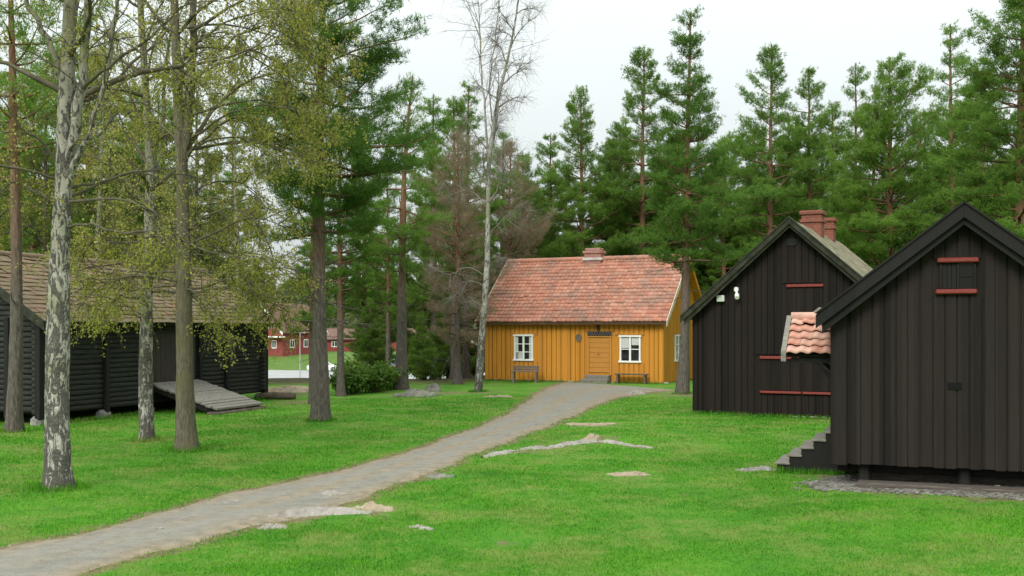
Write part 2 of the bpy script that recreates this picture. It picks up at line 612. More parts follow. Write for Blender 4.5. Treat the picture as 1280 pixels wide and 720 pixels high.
def lawn_colour(m, co, fine):
    """Patchy lawn green: lush, pale and dry areas lie where they lie on the ground."""
    n1 = m.noise(co, .28, 4, .6); n2 = m.noise(co, 1.5, 5, .7); n4 = m.noise(co, 5, 4, .7)
    f = m.math('ADD', m.math('MULTIPLY', n1, .40), m.math('ADD', m.math('MULTIPLY', n2, .34), m.math('MULTIPLY', fine, .34)))
    c = m.ramp(f, [(.38, (.047, .188, .012)), (.53, (.084, .292, .016)), (.70, (.155, .385, .030))])
    dry = m.range(m.math('ADD', m.noise(co, .75, 6, .72), m.math('MULTIPLY', n4, .25)), .58, .78, 0, .72)
    c = m.mix(dry, c, (.27, .31, .085))
    clover = m.range(m.noise(co, 1.0, 4, .6), .58, .70, 0, .5)
    return m.mix(clover, c, (.055, .195, .022))


m = Mat('lawn', .9, .12)
co = m.coord('Object')
wear = m.n('Attribute', attribute_name='wear').outputs['Fac']
wood = m.n('Attribute', attribute_name='woodfloor_far_dull').outputs['Fac']
n2 = m.noise(co, 1.7, 5, .65); n3 = m.noise(co, 38, 4, .8); n4 = m.noise(co, 7, 4, .7)
green = m.mix(.25, lawn_colour(m, co, m.math('ADD', m.math('MULTIPLY', n3, .6), m.math('MULTIPLY', n4, .4))), (.07, .10, .03))
soil = m.ramp(n4, [(.3, (.12, .085, .05)), (.6, (.27, .205, .12)), (.8, (.34, .29, .18))])
wf = m.range(m.math('ADD', wear, m.math('MULTIPLY', m.math('SUBTRACT', m.noise(co, 3.2, 6, .75), .5), 1.5)), .42, .68)
c = m.mix(wf, green, soil)
litter = m.ramp(n2, [(.35, (.045, .06, .02)), (.6, (.11, .09, .05)), (.75, (.08, .13, .03))])
c = m.mix(wood, c, litter)
m.col(c)
m.bump(m.math('ADD', n3, m.math('MULTIPLY', n4, .6)), .9, .03)
lawn = g.build('ground', m.m, smooth=True)
tag(lawn, 'green mown lawn with worn patches sloping off behind the houses', 'lawn', kind='structure')

# places where the lawn is worn: path edges, tree feet, by the walls, bedrock
WORN = [(-6.16, 14.4, .55), (X(520, 35), 35.2, 1.9), (X(560, 36), 35.6, 1.5), (X(600, 36), 35.6, 1.2), (X(350, 34), 34.5, 1.5), (X(365, 31), 31.5, 1.4),
        (.1, 18.4, .7), (.6, 19.0, .75), (1.2, 19.8, .75), (1.7, 20.1, .6), (2.3, 19.4, .6), (X(787, 15.8), 15.8, .55), (X(545, 15.5), 15.5, .5), (X(400, 12.7), 12.6, .9), (X(470, 12.6), 12.6, .5),
        (X(740, 24), 24, 1.2), (X(854, 35), 34.8, 1.6), (X(810, 36), 36.5, 1.6), (X(1030, 15.6), 15.9, .7), (X(1130, 14), 14.1, .8), (X(1230, 13.7), 13.6, .9),
        (X(640, 11), 11, .35), (X(760, 20.5), 21, .7), (X(232, 19), 19, .5), (X(183, 20.7), 20.7, .5), (X(400, 24.6), 24.6, .6)]
wv = np.zeros(GX.size)
near = (GX.ravel() > -18) & (GX.ravel() < 18) & (GY.ravel() > 0) & (GY.ravel() < 50)
pd = path_dist(GX.ravel()[near], GY.ravel()[near])
w_ = np.where(pd < 0, .9, np.clip(.80 - np.abs(pd) / .55, 0, 1))
for (x, y, r) in WORN:
    d = np.hypot(GX.ravel()[near] - x, (GY.ravel()[near] - y) * .8)
    w_ = np.maximum(w_, .62 * np.clip(1.25 - d / r, 0, 1))
wv[near] = w_
at = lawn.data.attributes.new('wear', 'FLOAT', 'POINT'); at.data.foreach_set('value', wv.astype(np.float32))
wd = sstep(47, 52, GY.ravel() - 12 * sstep(-3, 2, GX.ravel()) + 8) * (1 - sstep(100, 106, GY.ravel()) * (1 - sstep(165, 200, GY.ravel())))
wd = np.maximum(wd, .8 * sstep(33, 36, GY.ravel()) * sstep(-2.8, -4.5, GX.ravel() + .02 * GY.ravel()) * (1 - sstep(-9, -8, -GX.ravel() - 0)) * 0)
wd = np.maximum(wd, .5 * sstep(60, 90, GY.ravel()))  # also dulls the far lawn: colour standing in for shade between missing blades
at = lawn.data.attributes.new('woodfloor_far_dull', 'FLOAT', 'POINT'); at.data.foreach_set('value', wd.astype(np.float32))

# gravel path
nc = 15
uu = np.linspace(0, 1, nc)
pv = pl[:, None] * (1 - uu)[None, :, None] + pr[:, None] * uu[None, :, None]
pz = ground_z(pv[..., 0], pv[..., 1]) - .008 + .040 * np.sin(uu * pi)[None] ** .5
i = np.arange(NPATH - 1)[:, None]; j = np.arange(nc - 1)[None]
pf = np.stack([i * nc + j, i * nc + j + 1, (i + 1) * nc + j + 1, (i + 1) * nc + j], -1).reshape(-1, 4)
pm = MB()
al = np.cumsum(np.r_[0, np.linalg.norm(np.diff(pc, axis=0), axis=1)])
puv = np.stack([np.broadcast_to(uu[None], (NPATH, nc)), np.broadcast_to(al[:, None], (NPATH, nc))], -1).reshape(-1, 2)
pm.add(np.concatenate([pv, pz[..., None]], -1).reshape(-1, 3), pf, puv + 1e-4)
m = Mat('path_gravel', .95, .15)
co = m.coord('Object')
s = m.n('SeparateXYZ', Vector=m.n('TexCoord').outputs['UV'])
vo = m.n('TexVoronoi', Vector=co, Scale=110.)
g1 = m.noise(co, 55, 4, .8); g2 = m.noise(co, 1.1, 5, .65); g3 = m.noise(co, 6, 5, .7)
st = m.math('ADD', m.math('MULTIPLY', vo.outputs['Color'], .16), m.math('ADD', m.math('MULTIPLY', g1, .34), m.math('MULTIPLY', m.math('ADD', g3, g2), .27)))
grav = m.ramp(st, [(.32, (.13, .122, .10)), (.52, (.245, .232, .195)), (.72, (.38, .365, .315))])
edge = m.math('ABSOLUTE', m.math('SUBTRACT', s.outputs['X'], .5))
e1 = m.range(m.math('ADD', edge, m.math('MULTIPLY', m.math('SUBTRACT', g2, .5), .55)), .20, .46, 0, .9)
brown = m.ramp(g3, [(.3, (.17, .135, .085)), (.65, (.36, .285, .19))])
c = m.mix(e1, grav, brown)
mid = m.range(m.math('ADD', edge, m.math('MULTIPLY', g2, .25)), .10, .27, .85, 0)
far = m.range(s.outputs['Y'], 6, 12, 0, 1)
c = m.mix(m.math('MULTIPLY', mid, far), c, brown)
wet = m.range(g2, .54, .66, 0, .4)
c = m.mix(wet, c, (.20, .195, .165))
m.col(c)
m.bump(m.math('ADD', st, g3), .8, .03)
tag(pm.build('path', m.m, smooth=True), 'grey gravel path curving across the lawn to the ochre house', 'path', kind='structure')

# far road and car park below the slope
rd = MB()
xs = np.linspace(-160, 60, 60); ys = np.array([118, 124, 131, 138, 144])
RX, RY = np.meshgrid(xs, ys); RZ = ground_z(RX, RY) + .05
i = np.arange(4)[:, None]; j = np.arange(59)[None]
rd.add(np.stack([RX, RY, RZ], -1).reshape(-1, 3), np.stack([i * 60 + j, i * 60 + j + 1, (i + 1) * 60 + j + 1, (i + 1) * 60 + j], -1).reshape(-1, 4))
tag(rd.build('road', simple('pale_asphalt', (.33, .33, .325), .9, .12, .6)), 'pale asphalt road beyond the lawn', 'road', kind='structure')
kb = MB()
for a, b in zip(xs[:-1], xs[1:]):
    kb.beam((a, 117.6, gz(a, 117.6) + .05), (b, 117.6, gz(b, 117.6) + .05), .35, .25)
tag(kb.build('kerb', simple('dark_kerb', (.12, .12, .115), .9, .2)), 'dark kerb along the near side of the far road', 'kerb', kind='structure')


# ------------------------------------------------------------------ foliage primitives
def tufts(mb, pos, dirs, length, nb, width, rg, spread=.9):
    """Bundles of needle blades: every blade one slim triangle."""
    n = len(pos)
    p = np.repeat(pos, nb, 0); d = np.repeat(dirs, nb, 0)
    dd = nz(d + rg.normal(0, spread, d.shape))
    L = length * rg.uniform(.6, 1.25, (len(p), 1))
    side = nz(np.cross(dd, rg.normal(0, 1, dd.shape))) * width * .5
    p = p + rg.normal(0, length * .18, p.shape)
    v = np.stack([p - side, p + side, p + dd * L], 1).reshape(-1, 3)
    mb.add(v, np.arange(len(v)).reshape(-1, 3))


def leaves(mb, pos, size, rg, droop=.5):
    n = len(pos)
    d = nz(rg.normal(0, 1, (n, 3)) + np.array([0, 0, -droop]))
    s = nz(np.cross(d, rg.normal(0, 1, (n, 3))))
    L = size * rg.uniform(.6, 1.3, (n, 1))
    v = np.stack([pos, pos + d * L * .5 + s * L * .38, pos + d * L, pos + d * L * .5 - s * L * .38], 1).reshape(-1, 3)
    mb.add(v, np.arange(len(v)).reshape(-1, 4))


def walk(rg, p, d, L, n, wobble, droop=0., up=0.):
    pts = [np.array(p, float)]
    d = np.array(d, float)
    for k in range(n):
        t = (k + 1) / n
        d = nz(d + rg.normal(0, wobble, 3) + np.array([0, 0, -droop * t + up * t]))
        pts.append(pts[-1] + d * L / n)
    return np.array(pts)


def at_frac(path, t):
    q = t * (len(path) - 1); i = int(min(q, len(path) - 2)); u = q - i
    return path[i] * (1 - u) + path[i + 1] * u, nz(path[i + 1] - path[i])


def trunk_mesh(rg, H, r0, lean=(0, 0), wob=.05, k=9, flare=1.35, path=None):
    n = 16
    if path is None:
        t = np.linspace(0, 1, n)
        path = np.stack([lean[0] * t + wob * np.cumsum(rg.normal(0, .35, n)) * t, lean[1] * t + wob * np.cumsum(rg.normal(0, .35, n)) * t, H * t], -1)
    t = np.linspace(0, 1, len(path))
    z = path[:, 2] - path[0, 2]
    rad = r0 * (1 - .93 * (z / z[-1]) ** 1.15) + r0 * (flare - 1) * np.exp(-z / .22) + .012
    return path, rad


def add_trunk(mb, path, rad, rg, k=10):
    # finer resampling with a lumpy section and a flared, buried foot
    n = 34
    q = np.linspace(0, 1, n) ** 1.5 * (len(path) - 1)
    i = np.clip(q.astype(int), 0, len(path) - 2); u = (q - i)[:, None]
    p = path[i] * (1 - u) + path[i + 1] * u
    r = rad[i] * (1 - u[:, 0]) + rad[i + 1] * u[:, 0]
    z = p[:, 2] - p[0, 2]
    base = np.exp(-z / .18)
    p[0, 2] -= .15
    ang = np.arange(k) * 2 * pi / k
    ph = rg.uniform(0, 6.28, 3)
    rr = r[:, None] * (1 + base[:, None] * (.12 + .16 * np.sin(3 * ang + ph[0]))[None] + .05 * np.sin(2 * ang[None] + z[:, None] * 2 + ph[1]) + rg.normal(0, .025, (n, k)))
    v = np.stack([p[:, 0:1] + rr * np.cos(ang), p[:, 1:2] + rr * np.sin(ang), np.broadcast_to(p[:, 2:3], rr.shape)], -1)
    ii = np.arange(n - 1)[:, None]; j = np.arange(k)[None]; j2 = (j + 1) % k
    mb.add(v.reshape(-1, 3), np.stack([ii * k + j, ii * k + j2, (ii + 1) * k + j2, (ii + 1) * k + j], -1).reshape(-1, 4))


def pine(seed, H, r0, R0, cb=.35, whorl=.42, per=5, dens=1.6, lean=(0, 0), style='cone', needle=.13, bare=.0, mat='needles',
         stubs=10, path=None, tuftblades=6, width=.028, droopy=0.):
    """Scots pine: trunk (with its limbs) and crown. Returns the Empty with its two parts."""
    rg = np.random.default_rng(seed)
    wood, crown = MB(), MB()
    path, rad = trunk_mesh(rg, H, r0, lean, path=path)
    add_trunk(wood, path, rad, rg)
    zt = path[:, 2]
    P, D = [], []
    z = cb * H
    gap_phase = rg.uniform(0, 6)
    while z < H * .985:
        t = (z - cb * H) / (H - cb * H)
        c = np.array([np.interp(z, zt, path[:, 0]), np.interp(z, zt, path[:, 1]), z])
        if style == 'cone':
            prof = (1 - t) ** .66 * (1 - .35 * t ** 4) + .04
            prof *= min(1, .6 + t * 2.2)
        elif style == 'broad':
            prof = (1 - t ** 2) ** .8 * .97 + .05
            prof *= min(1, .55 + t * 2.)
        else:   # 'sparse'
            prof = (.5 + .5 * sin(pi * min(1, t * 1.2))) * (1 - t) ** .5 + .07
        n = max(3, int(round(per * rg.uniform(.6, 1.2))))
        dloc = dens * (1.2 - .5 * t)
        a0 = rg.uniform(0, 2 * pi)
        tier = .75 + .4 * sin(z * 2.3 + gap_phase)
        for b in range(n):
            if rg.uniform() < bare * (1 - t):
                continue
            az = a0 + 2 * pi * b / n + rg.normal(0, .3)
            el = -.02 - droopy + .62 * t ** 1.2 + rg.normal(0, .17)
            L = R0 * prof * rg.uniform(.6, 1.15) * (.85 + .15 * tier) * (.9 + .5 * sin(2 * az + z * 1.1 + gap_phase) * sin(z * 1.7 + az))
            if L < .12:
                continue
            d = np.array([cos(az) * cos(el), sin(az) * cos(el), sin(el)])
            bp = walk(rg, c, d, L, 6, .11, 0, .10)
            br = np.interp(z, zt, rad) * .30
            wood.tube(bp, np.linspace(min(br, .05) + .008, .006, 7), 4)
            ns = int(5 + L * 5.5)
            for s in range(ns):
                ts = .28 + .72 * (s + rg.uniform()) / ns
                q, dq = at_frac(bp, min(ts, .999))
                sd = 1 if s % 2 else -1
                lat = nz(np.cross(dq, [0, 0, 1])) * sd
                sdv = nz(dq * rg.uniform(.35, .9) + lat * rg.uniform(.45, 1.) + np.array([0, 0, rg.normal(.18, .2)]))
                SL = (.20 + .36 * L * (1.2 - ts)) * rg.uniform(.6, 1.2)
                nt = max(2, int(SL * 19 * dloc))
                tt = np.sqrt(rg.uniform(.08, 1.05, nt))[:, None]
                pts = q + sdv * SL * tt + rg.normal(0, 1, (nt, 3)) * np.array([.075, .075, .04]) + np.array([0, 0, .10]) * tt * tt
                P.append(pts)
                D.append(np.broadcast_to(nz(sdv * .7 + np.array([0, 0, .55])), (nt, 3)))
            nt = max(3, int(4 * dens))
            P.append(bp[-1] + rg.normal(0, .06, (nt, 3))); D.append(np.broadcast_to(nz(dq + [0, 0, .5]), (nt, 3)))
        z += whorl * rg.uniform(.75, 1.35) * (1.0 + .2 * t)
    # leader tip
    P.append(np.stack([np.interp(zz, zt, path[:, k]) for zz in np.linspace(H * .93, H, 14) for k in (0, 1)]).reshape(-1, 2) @ np.eye(2, 3) + np.array([0, 0, 1]) * np.linspace(H * .93, H, 14)[:, None])
    D.append(np.broadcast_to(np.array([0, 0, 1.]), (14, 3)))
    P, D = np.concatenate(P), np.concatenate(D)
    tufts(crown, P, D, needle, tuftblades, width * .8, rg)
    for s in range(stubs):       # dry branches under the crown
        z = H * rg.uniform(cb * .45, cb * 1.1)
        c = np.array([np.interp(z, zt, path[:, 0]), np.interp(z, zt, path[:, 1]), z])
        az = rg.uniform(0, 6.28)
        bp = walk(rg, c, (cos(az), sin(az), rg.uniform(-.3, .2)), R0 * rg.uniform(.2, .75), 5, .18, .15)
        wood.tube(bp, np.linspace(.02, .004, 6), 4)
        for q in range(4):
            a, dd = at_frac(bp, rg.uniform(.3, .95))
            wood.tube(walk(rg, a, nz(dd + rg.normal(0, .7, 3)), R0 * .18, 3, .2), np.linspace(.008, .003, 4), 3)
    root = empty('pine_tree', (0, 0, 0))
    wood.build('trunk', M['pine_bark'], root, smooth=True)
    crown.build('crown', M[mat], root)
    return root


def broadleaf(name, seed, path, r0, limbs=(), n1=24, L1=2.6, z0=.25, n2=6, n3=5, leafn=10, leafsize=.045, bark='birch_bark', leaf='spring_leaf',
              droop=.28, twig_r=.005, up0=.75, low=(), flare=1.3, leafband=None, wood_k=10, twigL=.55, twigmat='dark_twig', inner=.22):
    """Birch-like tree. path: trunk points (local); limbs: list of (points, radius) given explicitly."""
    rg = np.random.default_rng(seed)
    wood, crown, br = MB(), MB(), MB()
    path = np.array(path, float)
    z = path[:, 2]; H = z[-1]
    rad = r0 * np.clip(1 - .92 * (z / H) ** .78, .05, 1) + .008
    add_trunk(wood, path, rad, rg, wood_k)
    prim = []
    for pts, r in limbs:
        pts = np.array(pts, float)
        dense = resample(pts, 3 * len(pts)) + rg.normal(0, .015, (3 * len(pts), 3))
        (wood if r > .04 else br).tube(dense, np.linspace(r, max(.008, r * .25), len(dense)), 7)
        prim.append((dense, r))
    for q in range(n1):
        t = z0 + (1 - z0) * ((q + rg.uniform()) / n1)
        zz = t * H
        c = np.array([np.interp(zz, z, path[:, k]) for k in (0, 1)] + [zz])
        az = q * 2.4 + rg.normal(0, .4)
        el = up0 * rg.uniform(.5, 1.2)
        L = L1 * (1.05 - .75 * (t - z0) / (1 - z0)) * rg.uniform(.6, 1.2)
        bp = walk(rg, c, (cos(az) * cos(el), sin(az) * cos(el), sin(el)), L, 8, .14, .10)
        r = min(np.interp(zz, z, rad) * .45, .045) + .006
        br.tube(bp, np.linspace(r, .007, 9), 5)
        prim.append((bp, r))
    LP = []
    for (p0, d0, L) in low:       # long low branches that hang down in leaf
        bp = walk(rg, p0, d0, L, 9, .12, .19)
        br.tube(bp, np.linspace(.024, .006, 10), 5)
        prim.append((bp, .02))
    for bp, r in prim:
        Lb = np.linalg.norm(np.diff(bp, axis=0), axis=1).sum()
        for s in range(max(3, int(n2 * (.5 + .5 * Lb / L1)))):
            ts = inner + (1 - inner) * rg.uniform()
            a, d = at_frac(bp, min(ts, .995))
            SL = Lb * rg.uniform(.18, .42) * (1.2 - .6 * ts)
            sb = walk(rg, a, nz(d * .6 + rg.normal(0, .6, 3) + [0, 0, .1]), SL, 5, .17, droop * .6)
            br.tube(sb, np.linspace(.011, .005, 6), 4)
            for w in range(n3):
                a2, d2 = at_frac(sb, rg.uniform(.2, .99))
                TL = twigL * rg.uniform(.5, 1.3)
                tw = walk(rg, a2, nz(d2 * .5 + rg.normal(0, .55, 3) - [0, 0, droop * .8]), TL, 4, .15, droop)
                br.tube(tw, np.linspace(twig_r, twig_r * .5, 5), 3)
                if leafn:
                    k = int(leafn * rg.uniform(.4, 1.5))
                    u = rg.uniform(.1, 1, k)
                    pp = np.stack([np.interp(u * 4, range(5), tw[:, j]) for j in range(3)], -1)
                    LP.append(pp + rg.normal(0, .035, (k, 3)))
    root = empty(name, (0, 0, 0))
    wood.build('trunk', M[bark], root, smooth=True)
    br.build('branches', M[twigmat], root, smooth=True)
    if leafn:
        leaves(crown, np.concatenate(LP), leafsize, rg)
        crown.build('crown', M[leaf], root)
    return root


def place(root, x, y, label, cat='tree', group=None, rz=0., s=1.):
    root.location = (x, y, gz(x, y))
    root.rotation_euler = (0, 0, rz)
    root.scale = (s, s, s)
    tag(root, label, cat, group)
    return root


def dup(root, parts=True):
    r = root.copy(); COL.objects.link(r)
    for ch in list(root.children):
        c = ch.copy(); COL.objects.link(c); c.parent = r
    return r


# ------------------------------------------------------------------ building helpers
def tile_roof(mb, p0, ux, vx, wu, wv, tw, th, rg, amp=.03, lift=.03, samp=6):
    """Pantiles on the plane p0 + u*ux + v*vx (v up the slope): every tile its own curved sheet."""
    ux, vx = nz(ux), nz(vx); nrm = np.cross(ux, vx)
    nu, nv = int(round(wu / tw)), int(round(wv / th))
    tw, th = wu / nu, wv / nv
    p0 = np.array(p0, float)
    c = np.linspace(0, 1, samp)
    prof = amp * (np.sin(2 * pi * (c - .15)) * .6 + np.cos(2 * pi * c) * .5)
    J, I = np.meshgrid(np.arange(nv), np.arange(nu), indexing='ij')
    J, I = J.ravel(), I.ravel(); n = len(I)
    jit = rg.normal(0, .006, n); jv = rg.normal(0, .008, n); ju = rg.normal(0, .004, n)
    rows = []
    uvs = []
    for k, (vv, hh) in enumerate(((-.02, lift - .022), (-.02, lift), (.5, lift * .55), (1.03, .002))):
        v = (J + vv)[:, None] * th + jv[:, None] * (1 if k < 3 else 0)
        u = (I[:, None] + c[None] * 1.04) * tw + ju[:, None]
        h = prof[None] + hh + jit[:, None]
        rows.append(p0 + u[..., None] * ux + (v * np.ones_like(u))[..., None] * vx + h[..., None] * nrm)
        uvs.append(np.stack([I[:, None] + .05 + c[None] * .9, np.broadcast_to(J[:, None] + .05 + .9 * k / 3, u.shape)], -1))
    V = np.stack(rows, 1)            # n,4,samp,3
    U = np.stack(uvs, 1)
    q = np.arange(n)[:, None, None] * 4 * samp
    a = np.arange(3)[None, :, None] * samp; b = np.arange(samp - 1)[None, None]
    k0 = q + a + b
    mb.add(V.reshape(-1, 3), np.stack([k0, k0 + 1, k0 + samp + 1, k0 + samp], -1).reshape(-1, 4), U.reshape(-1, 2))


def battens(mb, p0, u, n, length, z0, ztop, spacing, bw, bt, holes=(), jitter=.006, rg=rng, start=0.):
    """Vertical cover strips on a wall face: p0 corner, u along, n outward."""
    u, n = np.array([*u, 0.]), np.array([*n, 0.])
    p0 = np.array([*p0, 0.])
    k = int(length / spacing)
    for i in range(k + 1):
        a = start + i * length / k + rg.normal(0, jitter)
        a = min(max(a, bw / 2), length - bw / 2)
        segs = [(z0 + rg.uniform(-.012, .006), ztop(a))]
        for (h0, h1, l0, l1) in holes:
            if h0 - bw / 2 < a < h1 + bw / 2:
                segs = [s for (s0, s1) in segs for s in ((s0, min(s1, l0)), (max(s0, l1), s1)) if s[1] - s[0] > .02]
        for (s0, s1) in segs:
            lo, hi = a - bw / 2, a + bw / 2
            t0, t1 = min(s1, ztop(lo)), min(s1, ztop(hi))
            q = lambda al, out, zz: p0 + u * al + n * out + np.array([0, 0, zz])
            mb.hexa([q(lo, bt, s0), q(hi, bt, s0), q(hi, -.004, s0), q(lo, -.004, s0), q(lo, bt, t0), q(hi, bt, t1), q(hi, -.004, t1), q(lo, -.004, t0)])


def window(parent, x0, x1, z0, z1, y, frame='white_paint', cols=2, rows=2, cas=.07, bar=.03, curtain=None):
    """White casement on a wall that faces -y at y: frame > pane."""
    f = MB()
    d0, d1 = y - .07, y + .002
    f.cbox(x0, x0 + cas, d0, d1, z0, z1); f.cbox(x1 - cas, x1, d0, d1, z0, z1)
    f.cbox(x0 - .04, x1 + .04, d0 - .025, d1, z1 - cas * .2, z1 + cas * .9)
    f.cbox(x0 - .04, x1 + .04, d0 - .035, d1, z0 - cas * .6, z0 + cas * .5)
    for c in range(1, cols):
        xx = x0 + (x1 - x0) * c / cols
        f.box(xx - cas * .55, xx + cas * .55, d0 + .012, d1 - .003, z0 + cas * .4, z1 - cas * .1)
    for r in range(1, rows):
        zz = z0 + (z1 - z0) * (r / rows)
        f.box(x0 + cas * .9, x1 - cas * .9, d0 + .022, d1 - .006, zz - bar / 2, zz + bar / 2)
    o = f.build('window', M[frame], parent)
    p = MB()
    p.box(x0 + cas * .7, x1 - cas * .7, y - .022, y - .008, z0 + cas * .4, z1 - cas * .2)
    p.build('pane', M['glass'], o)
    if curtain:
        q = MB()
        for (a, b, c0, c1) in curtain:
            q.box(x0 + cas + (x1 - x0 - 2 * cas) * a, x0 + cas + (x1 - x0 - 2 * cas) * b, y - .028, y - .0225, z0 + cas * .5 + (z1 - z0 - cas) * c0, z0 + cas * .5 + (z1 - z0 - cas) * c1)
        q.build('curtain', M['curtain'], o)
    return o


# ================================================================== ochre house
AH = math.atan2(-.426, .905)
house = empty('ochre_house', (-1.09, 44.8, 0), AH)
tag(house, 'small ochre boarded house with red pantile roof at the end of the path', 'house')
HL, HD, HE, HR = 7.74, 5.5, 2.66, 5.02
w = MB()
w.prism([(0, 0, -.6), (0, HD, -.6), (0, HD, HE), (0, HD / 2, HR), (0, 0, HE)], (HL, 0, 0))
hl = [(1.25, 2.27, .80, 1.94), (5.90, 6.93, .80, 1.93), (4.58, 5.64, 0, 2.08)]
battens(w, (0, 0), (1, 0), (0, -1), HL, .04, lambda a: HE, .205, .172, .05, hl, .003)
gab = lambda a: HE + (HR - HE) * (1 - abs(a - HD / 2) / (HD / 2)) - .01
battens(w, (HL, 0), (0, 1), (1, 0), HD, .04, gab, .205, .172, .05, [(1.55, 2.55, .8, 1.95)])
battens(w, (0, HD), (0, -1), (-1, 0), HD, .04, gab, .215, .055, .024)
w.build('wall', M['yellow_paint'], house)
for bx_ in ((-.03, .13, -.066, -.052), (HL - .13, HL + .035, -.068, -.052), (HL + .052, HL + .068, -.0505, .14), (3.60, 3.72, -.070, -.052)):
    t = MB(); t.box(*bx_, .03, HE); t.build('corner_board', M['yellow_paint'], house)
s_ = MB()
for k in range(26):
    a = k * .31
    s_.cbox(a, a + rng.uniform(.22, .31), -.05 + rng.uniform(-.02, .02), .12, -.3, rng.uniform(.03, .09), .04)
s_.build('plinth', M['stone'], house)
# roof
OV, OE = .28, .34
sl = (HR - HE) / (HD / 2)
rz = lambda y: HE + sl * y + .10
rf = MB()
rf.slab([(-OV, -OE, rz(-OE)), (HL + OV, -OE, rz(-OE)), (HL + OV, HD / 2, rz(HD / 2)), (-OV, HD / 2, rz(HD / 2))], .09)
rf.slab([(-OV, HD + OE, rz(-OE)), (HL + OV, HD + OE, rz(-OE)), (HL + OV, HD / 2 + .002, rz(HD / 2)), (-OV, HD / 2 + .002, rz(HD / 2))], .09)
roof = rf.build('roof', M['yellow_paint'], house)
tl = MB()
L_ = math.hypot(HD / 2 + OE, sl * (HD / 2 + OE))
tile_roof(tl, (-OV - .02, -OE - .06, rz(-OE - .06) + .05), (1, 0, 0), (0, 1, sl), HL + 2 * OV, L_ + .05, .185, .235, rng, .040, .024)
tile_roof(tl, (HL + OV, HD + OE + .06, rz(-OE - .06) + .05), (-1, 0, 0), (0, -1, sl), HL + 2 * OV, L_ + .05, .185, .235, rng, .040, .024)
tl.build('tiles', M['house_tile'], roof, smooth=True)
rt = MB()
for k in range(22):
    a = -OV + k * (HL + 2 * OV) / 22
    rt.tube([(a, HD / 2, rz(HD / 2) + .05), (a + .40, HD / 2, rz(HD / 2) + .075)], [.12, .105], 10)
rt.build('ridge_tile', M['house_tile'], roof, smooth=True)
for xx in (-OV - .05, HL + OV + .012):
    for sg in (0, 1):
        b = MB()
        ya, yb = (-OE - .1, HD / 2) if sg == 0 else (HD + OE + .1, HD / 2)
        za = rz(-OE - .1)
        q = [(xx, ya, za - .12), (xx, yb, rz(HD / 2) - .12), (xx, yb, rz(HD / 2) + .12), (xx, ya, za + .11)]
        b.prism(q, (.035, 0, 0))
        b.build('bargeboard', M['cream_trim'] if sg == 0 else M['yellow_paint'], roof)
fa = MB(); fa.box(-OV, HL + OV, -OE - .03, -OE + .0, rz(-OE) - .13, rz(-OE) + .0)
fa.build('eaves_board', simple('dark_brown_eaves', (.09, .05, .025), .8), roof)
# chimney
ch = MB()
cx_, cy_ = 3.85, HD / 2
ch.cbox(cx_ - .38, cx_ + .38, cy_ - .28, cy_ + .28, HR - .5, HR + .50, .015)
ch.cbox(cx_ - .43, cx_ + .43, cy_ - .33, cy_ + .33, HR + .38, HR + .50, .02)
ch.cbox(cx_ - .34, cx_ + .34, cy_ - .25, cy_ + .25, HR + .50, HR + .62, .02)
cho = ch.build('chimney', M['pale_brick'], roof)
fl = MB(); fl.cbox(cx_ - .44, cx_ + .44, cy_ - .34, cy_ + .34, HR + .08, HR + .20, .02); fl.build('chimney_collar', simple('grey_mortar', (.5, .48, .45)), roof)
window(house, 1.32, 2.19, .87, 1.87, 0, cols=2, rows=3, curtain=[(0, .16, 0, 1), (.84, 1, 0, 1), (.0, .42, .0, .33)])
window(house, 5.98, 6.86, .86, 1.85, 0, cols=2, rows=2, curtain=[(0, .42, .55, 1), (.58, 1, .68, 1)])
# gable window on the right-hand end: built on a face of its own
ge = MB()
y0_, y1_, z0_, z1_ = 1.62, 2.5, .87, 1.87
for (a, b, c, d) in ((y0_, y0_ + .07, z0_, z1_), (y1_ - .07, y1_, z0_, z1_), (y0_ - .04, y1_ + .04, z1_ - .01, z1_ + .06), (y0_ - .04, y1_ + .04, z0_ - .05, z0_ + .03), ((y0_ + y1_) / 2 - .04, (y0_ + y1_) / 2 + .04, z0_ + .03, z1_ - .01)):
    ge.cbox(HL - .002, HL + .07, a, b, c, d)
for k in (1, 2):
    ge.box(HL - .002, HL + .045, y0_ + .06, y1_ - .06, z0_ + k * .33 - .015, z0_ + k * .33 + .015)
go = ge.build('window', M['white_paint'], house)
gp = MB(); gp.box(HL + .008, HL + .022, y0_ + .05, y1_ - .05, z0_ + .03, z1_ - .02); gp.build('pane', M['glass'], go)
# door
d = MB()
for k in range(7):
    d.cbox(4.68, 5.54, -.035, -.002, .40 + k * .2, .40 + k * .2 + .196, .012)
do = d.build('door', M['yellow_door'], house)
h = MB(); h.tube([(5.06, -.04, 1.15), (5.06, -.09, 1.15), (5.13, -.10, 1.15)], .014, 6, True); h.build('handle', M['void'], do)
fr = MB()
fr.cbox(4.58, 4.675, -.055, -.001, .30, 1.86); fr.cbox(5.545, 5.64, -.055, -.001, .30, 1.86)
fr.cbox(4.58, 5.64, -.07, -.001, 1.82, 1.875)
fr.build('door_frame', M['yellow_door'], do)
tr = MB()
tr.box(4.60, 5.62, -.02, -.002, 1.88, 2.06)
tro = tr.build('transom', M['void'], do)
tb = MB()
for k in range(9):
    a = 4.62 + k * .118
    tb.beam((a, -.03, 1.89), (a + .06, -.03, 2.03), .02, .018, (0, 1, 0)); tb.beam((a + .06, -.031, 2.03), (a + .115, -.031, 1.89), .02, .018, (0, 1, 0))
tb.box(4.58, 5.64, -.045, -.021, 2.03, 2.065)
tb.build('fretwork', M['grey_bench'], tro)
lp = MB()
lp.tube([(5.09, -.002, 2.34), (5.09, -.12, 2.36), (5.09, -.16, 2.30)], .016, 6)
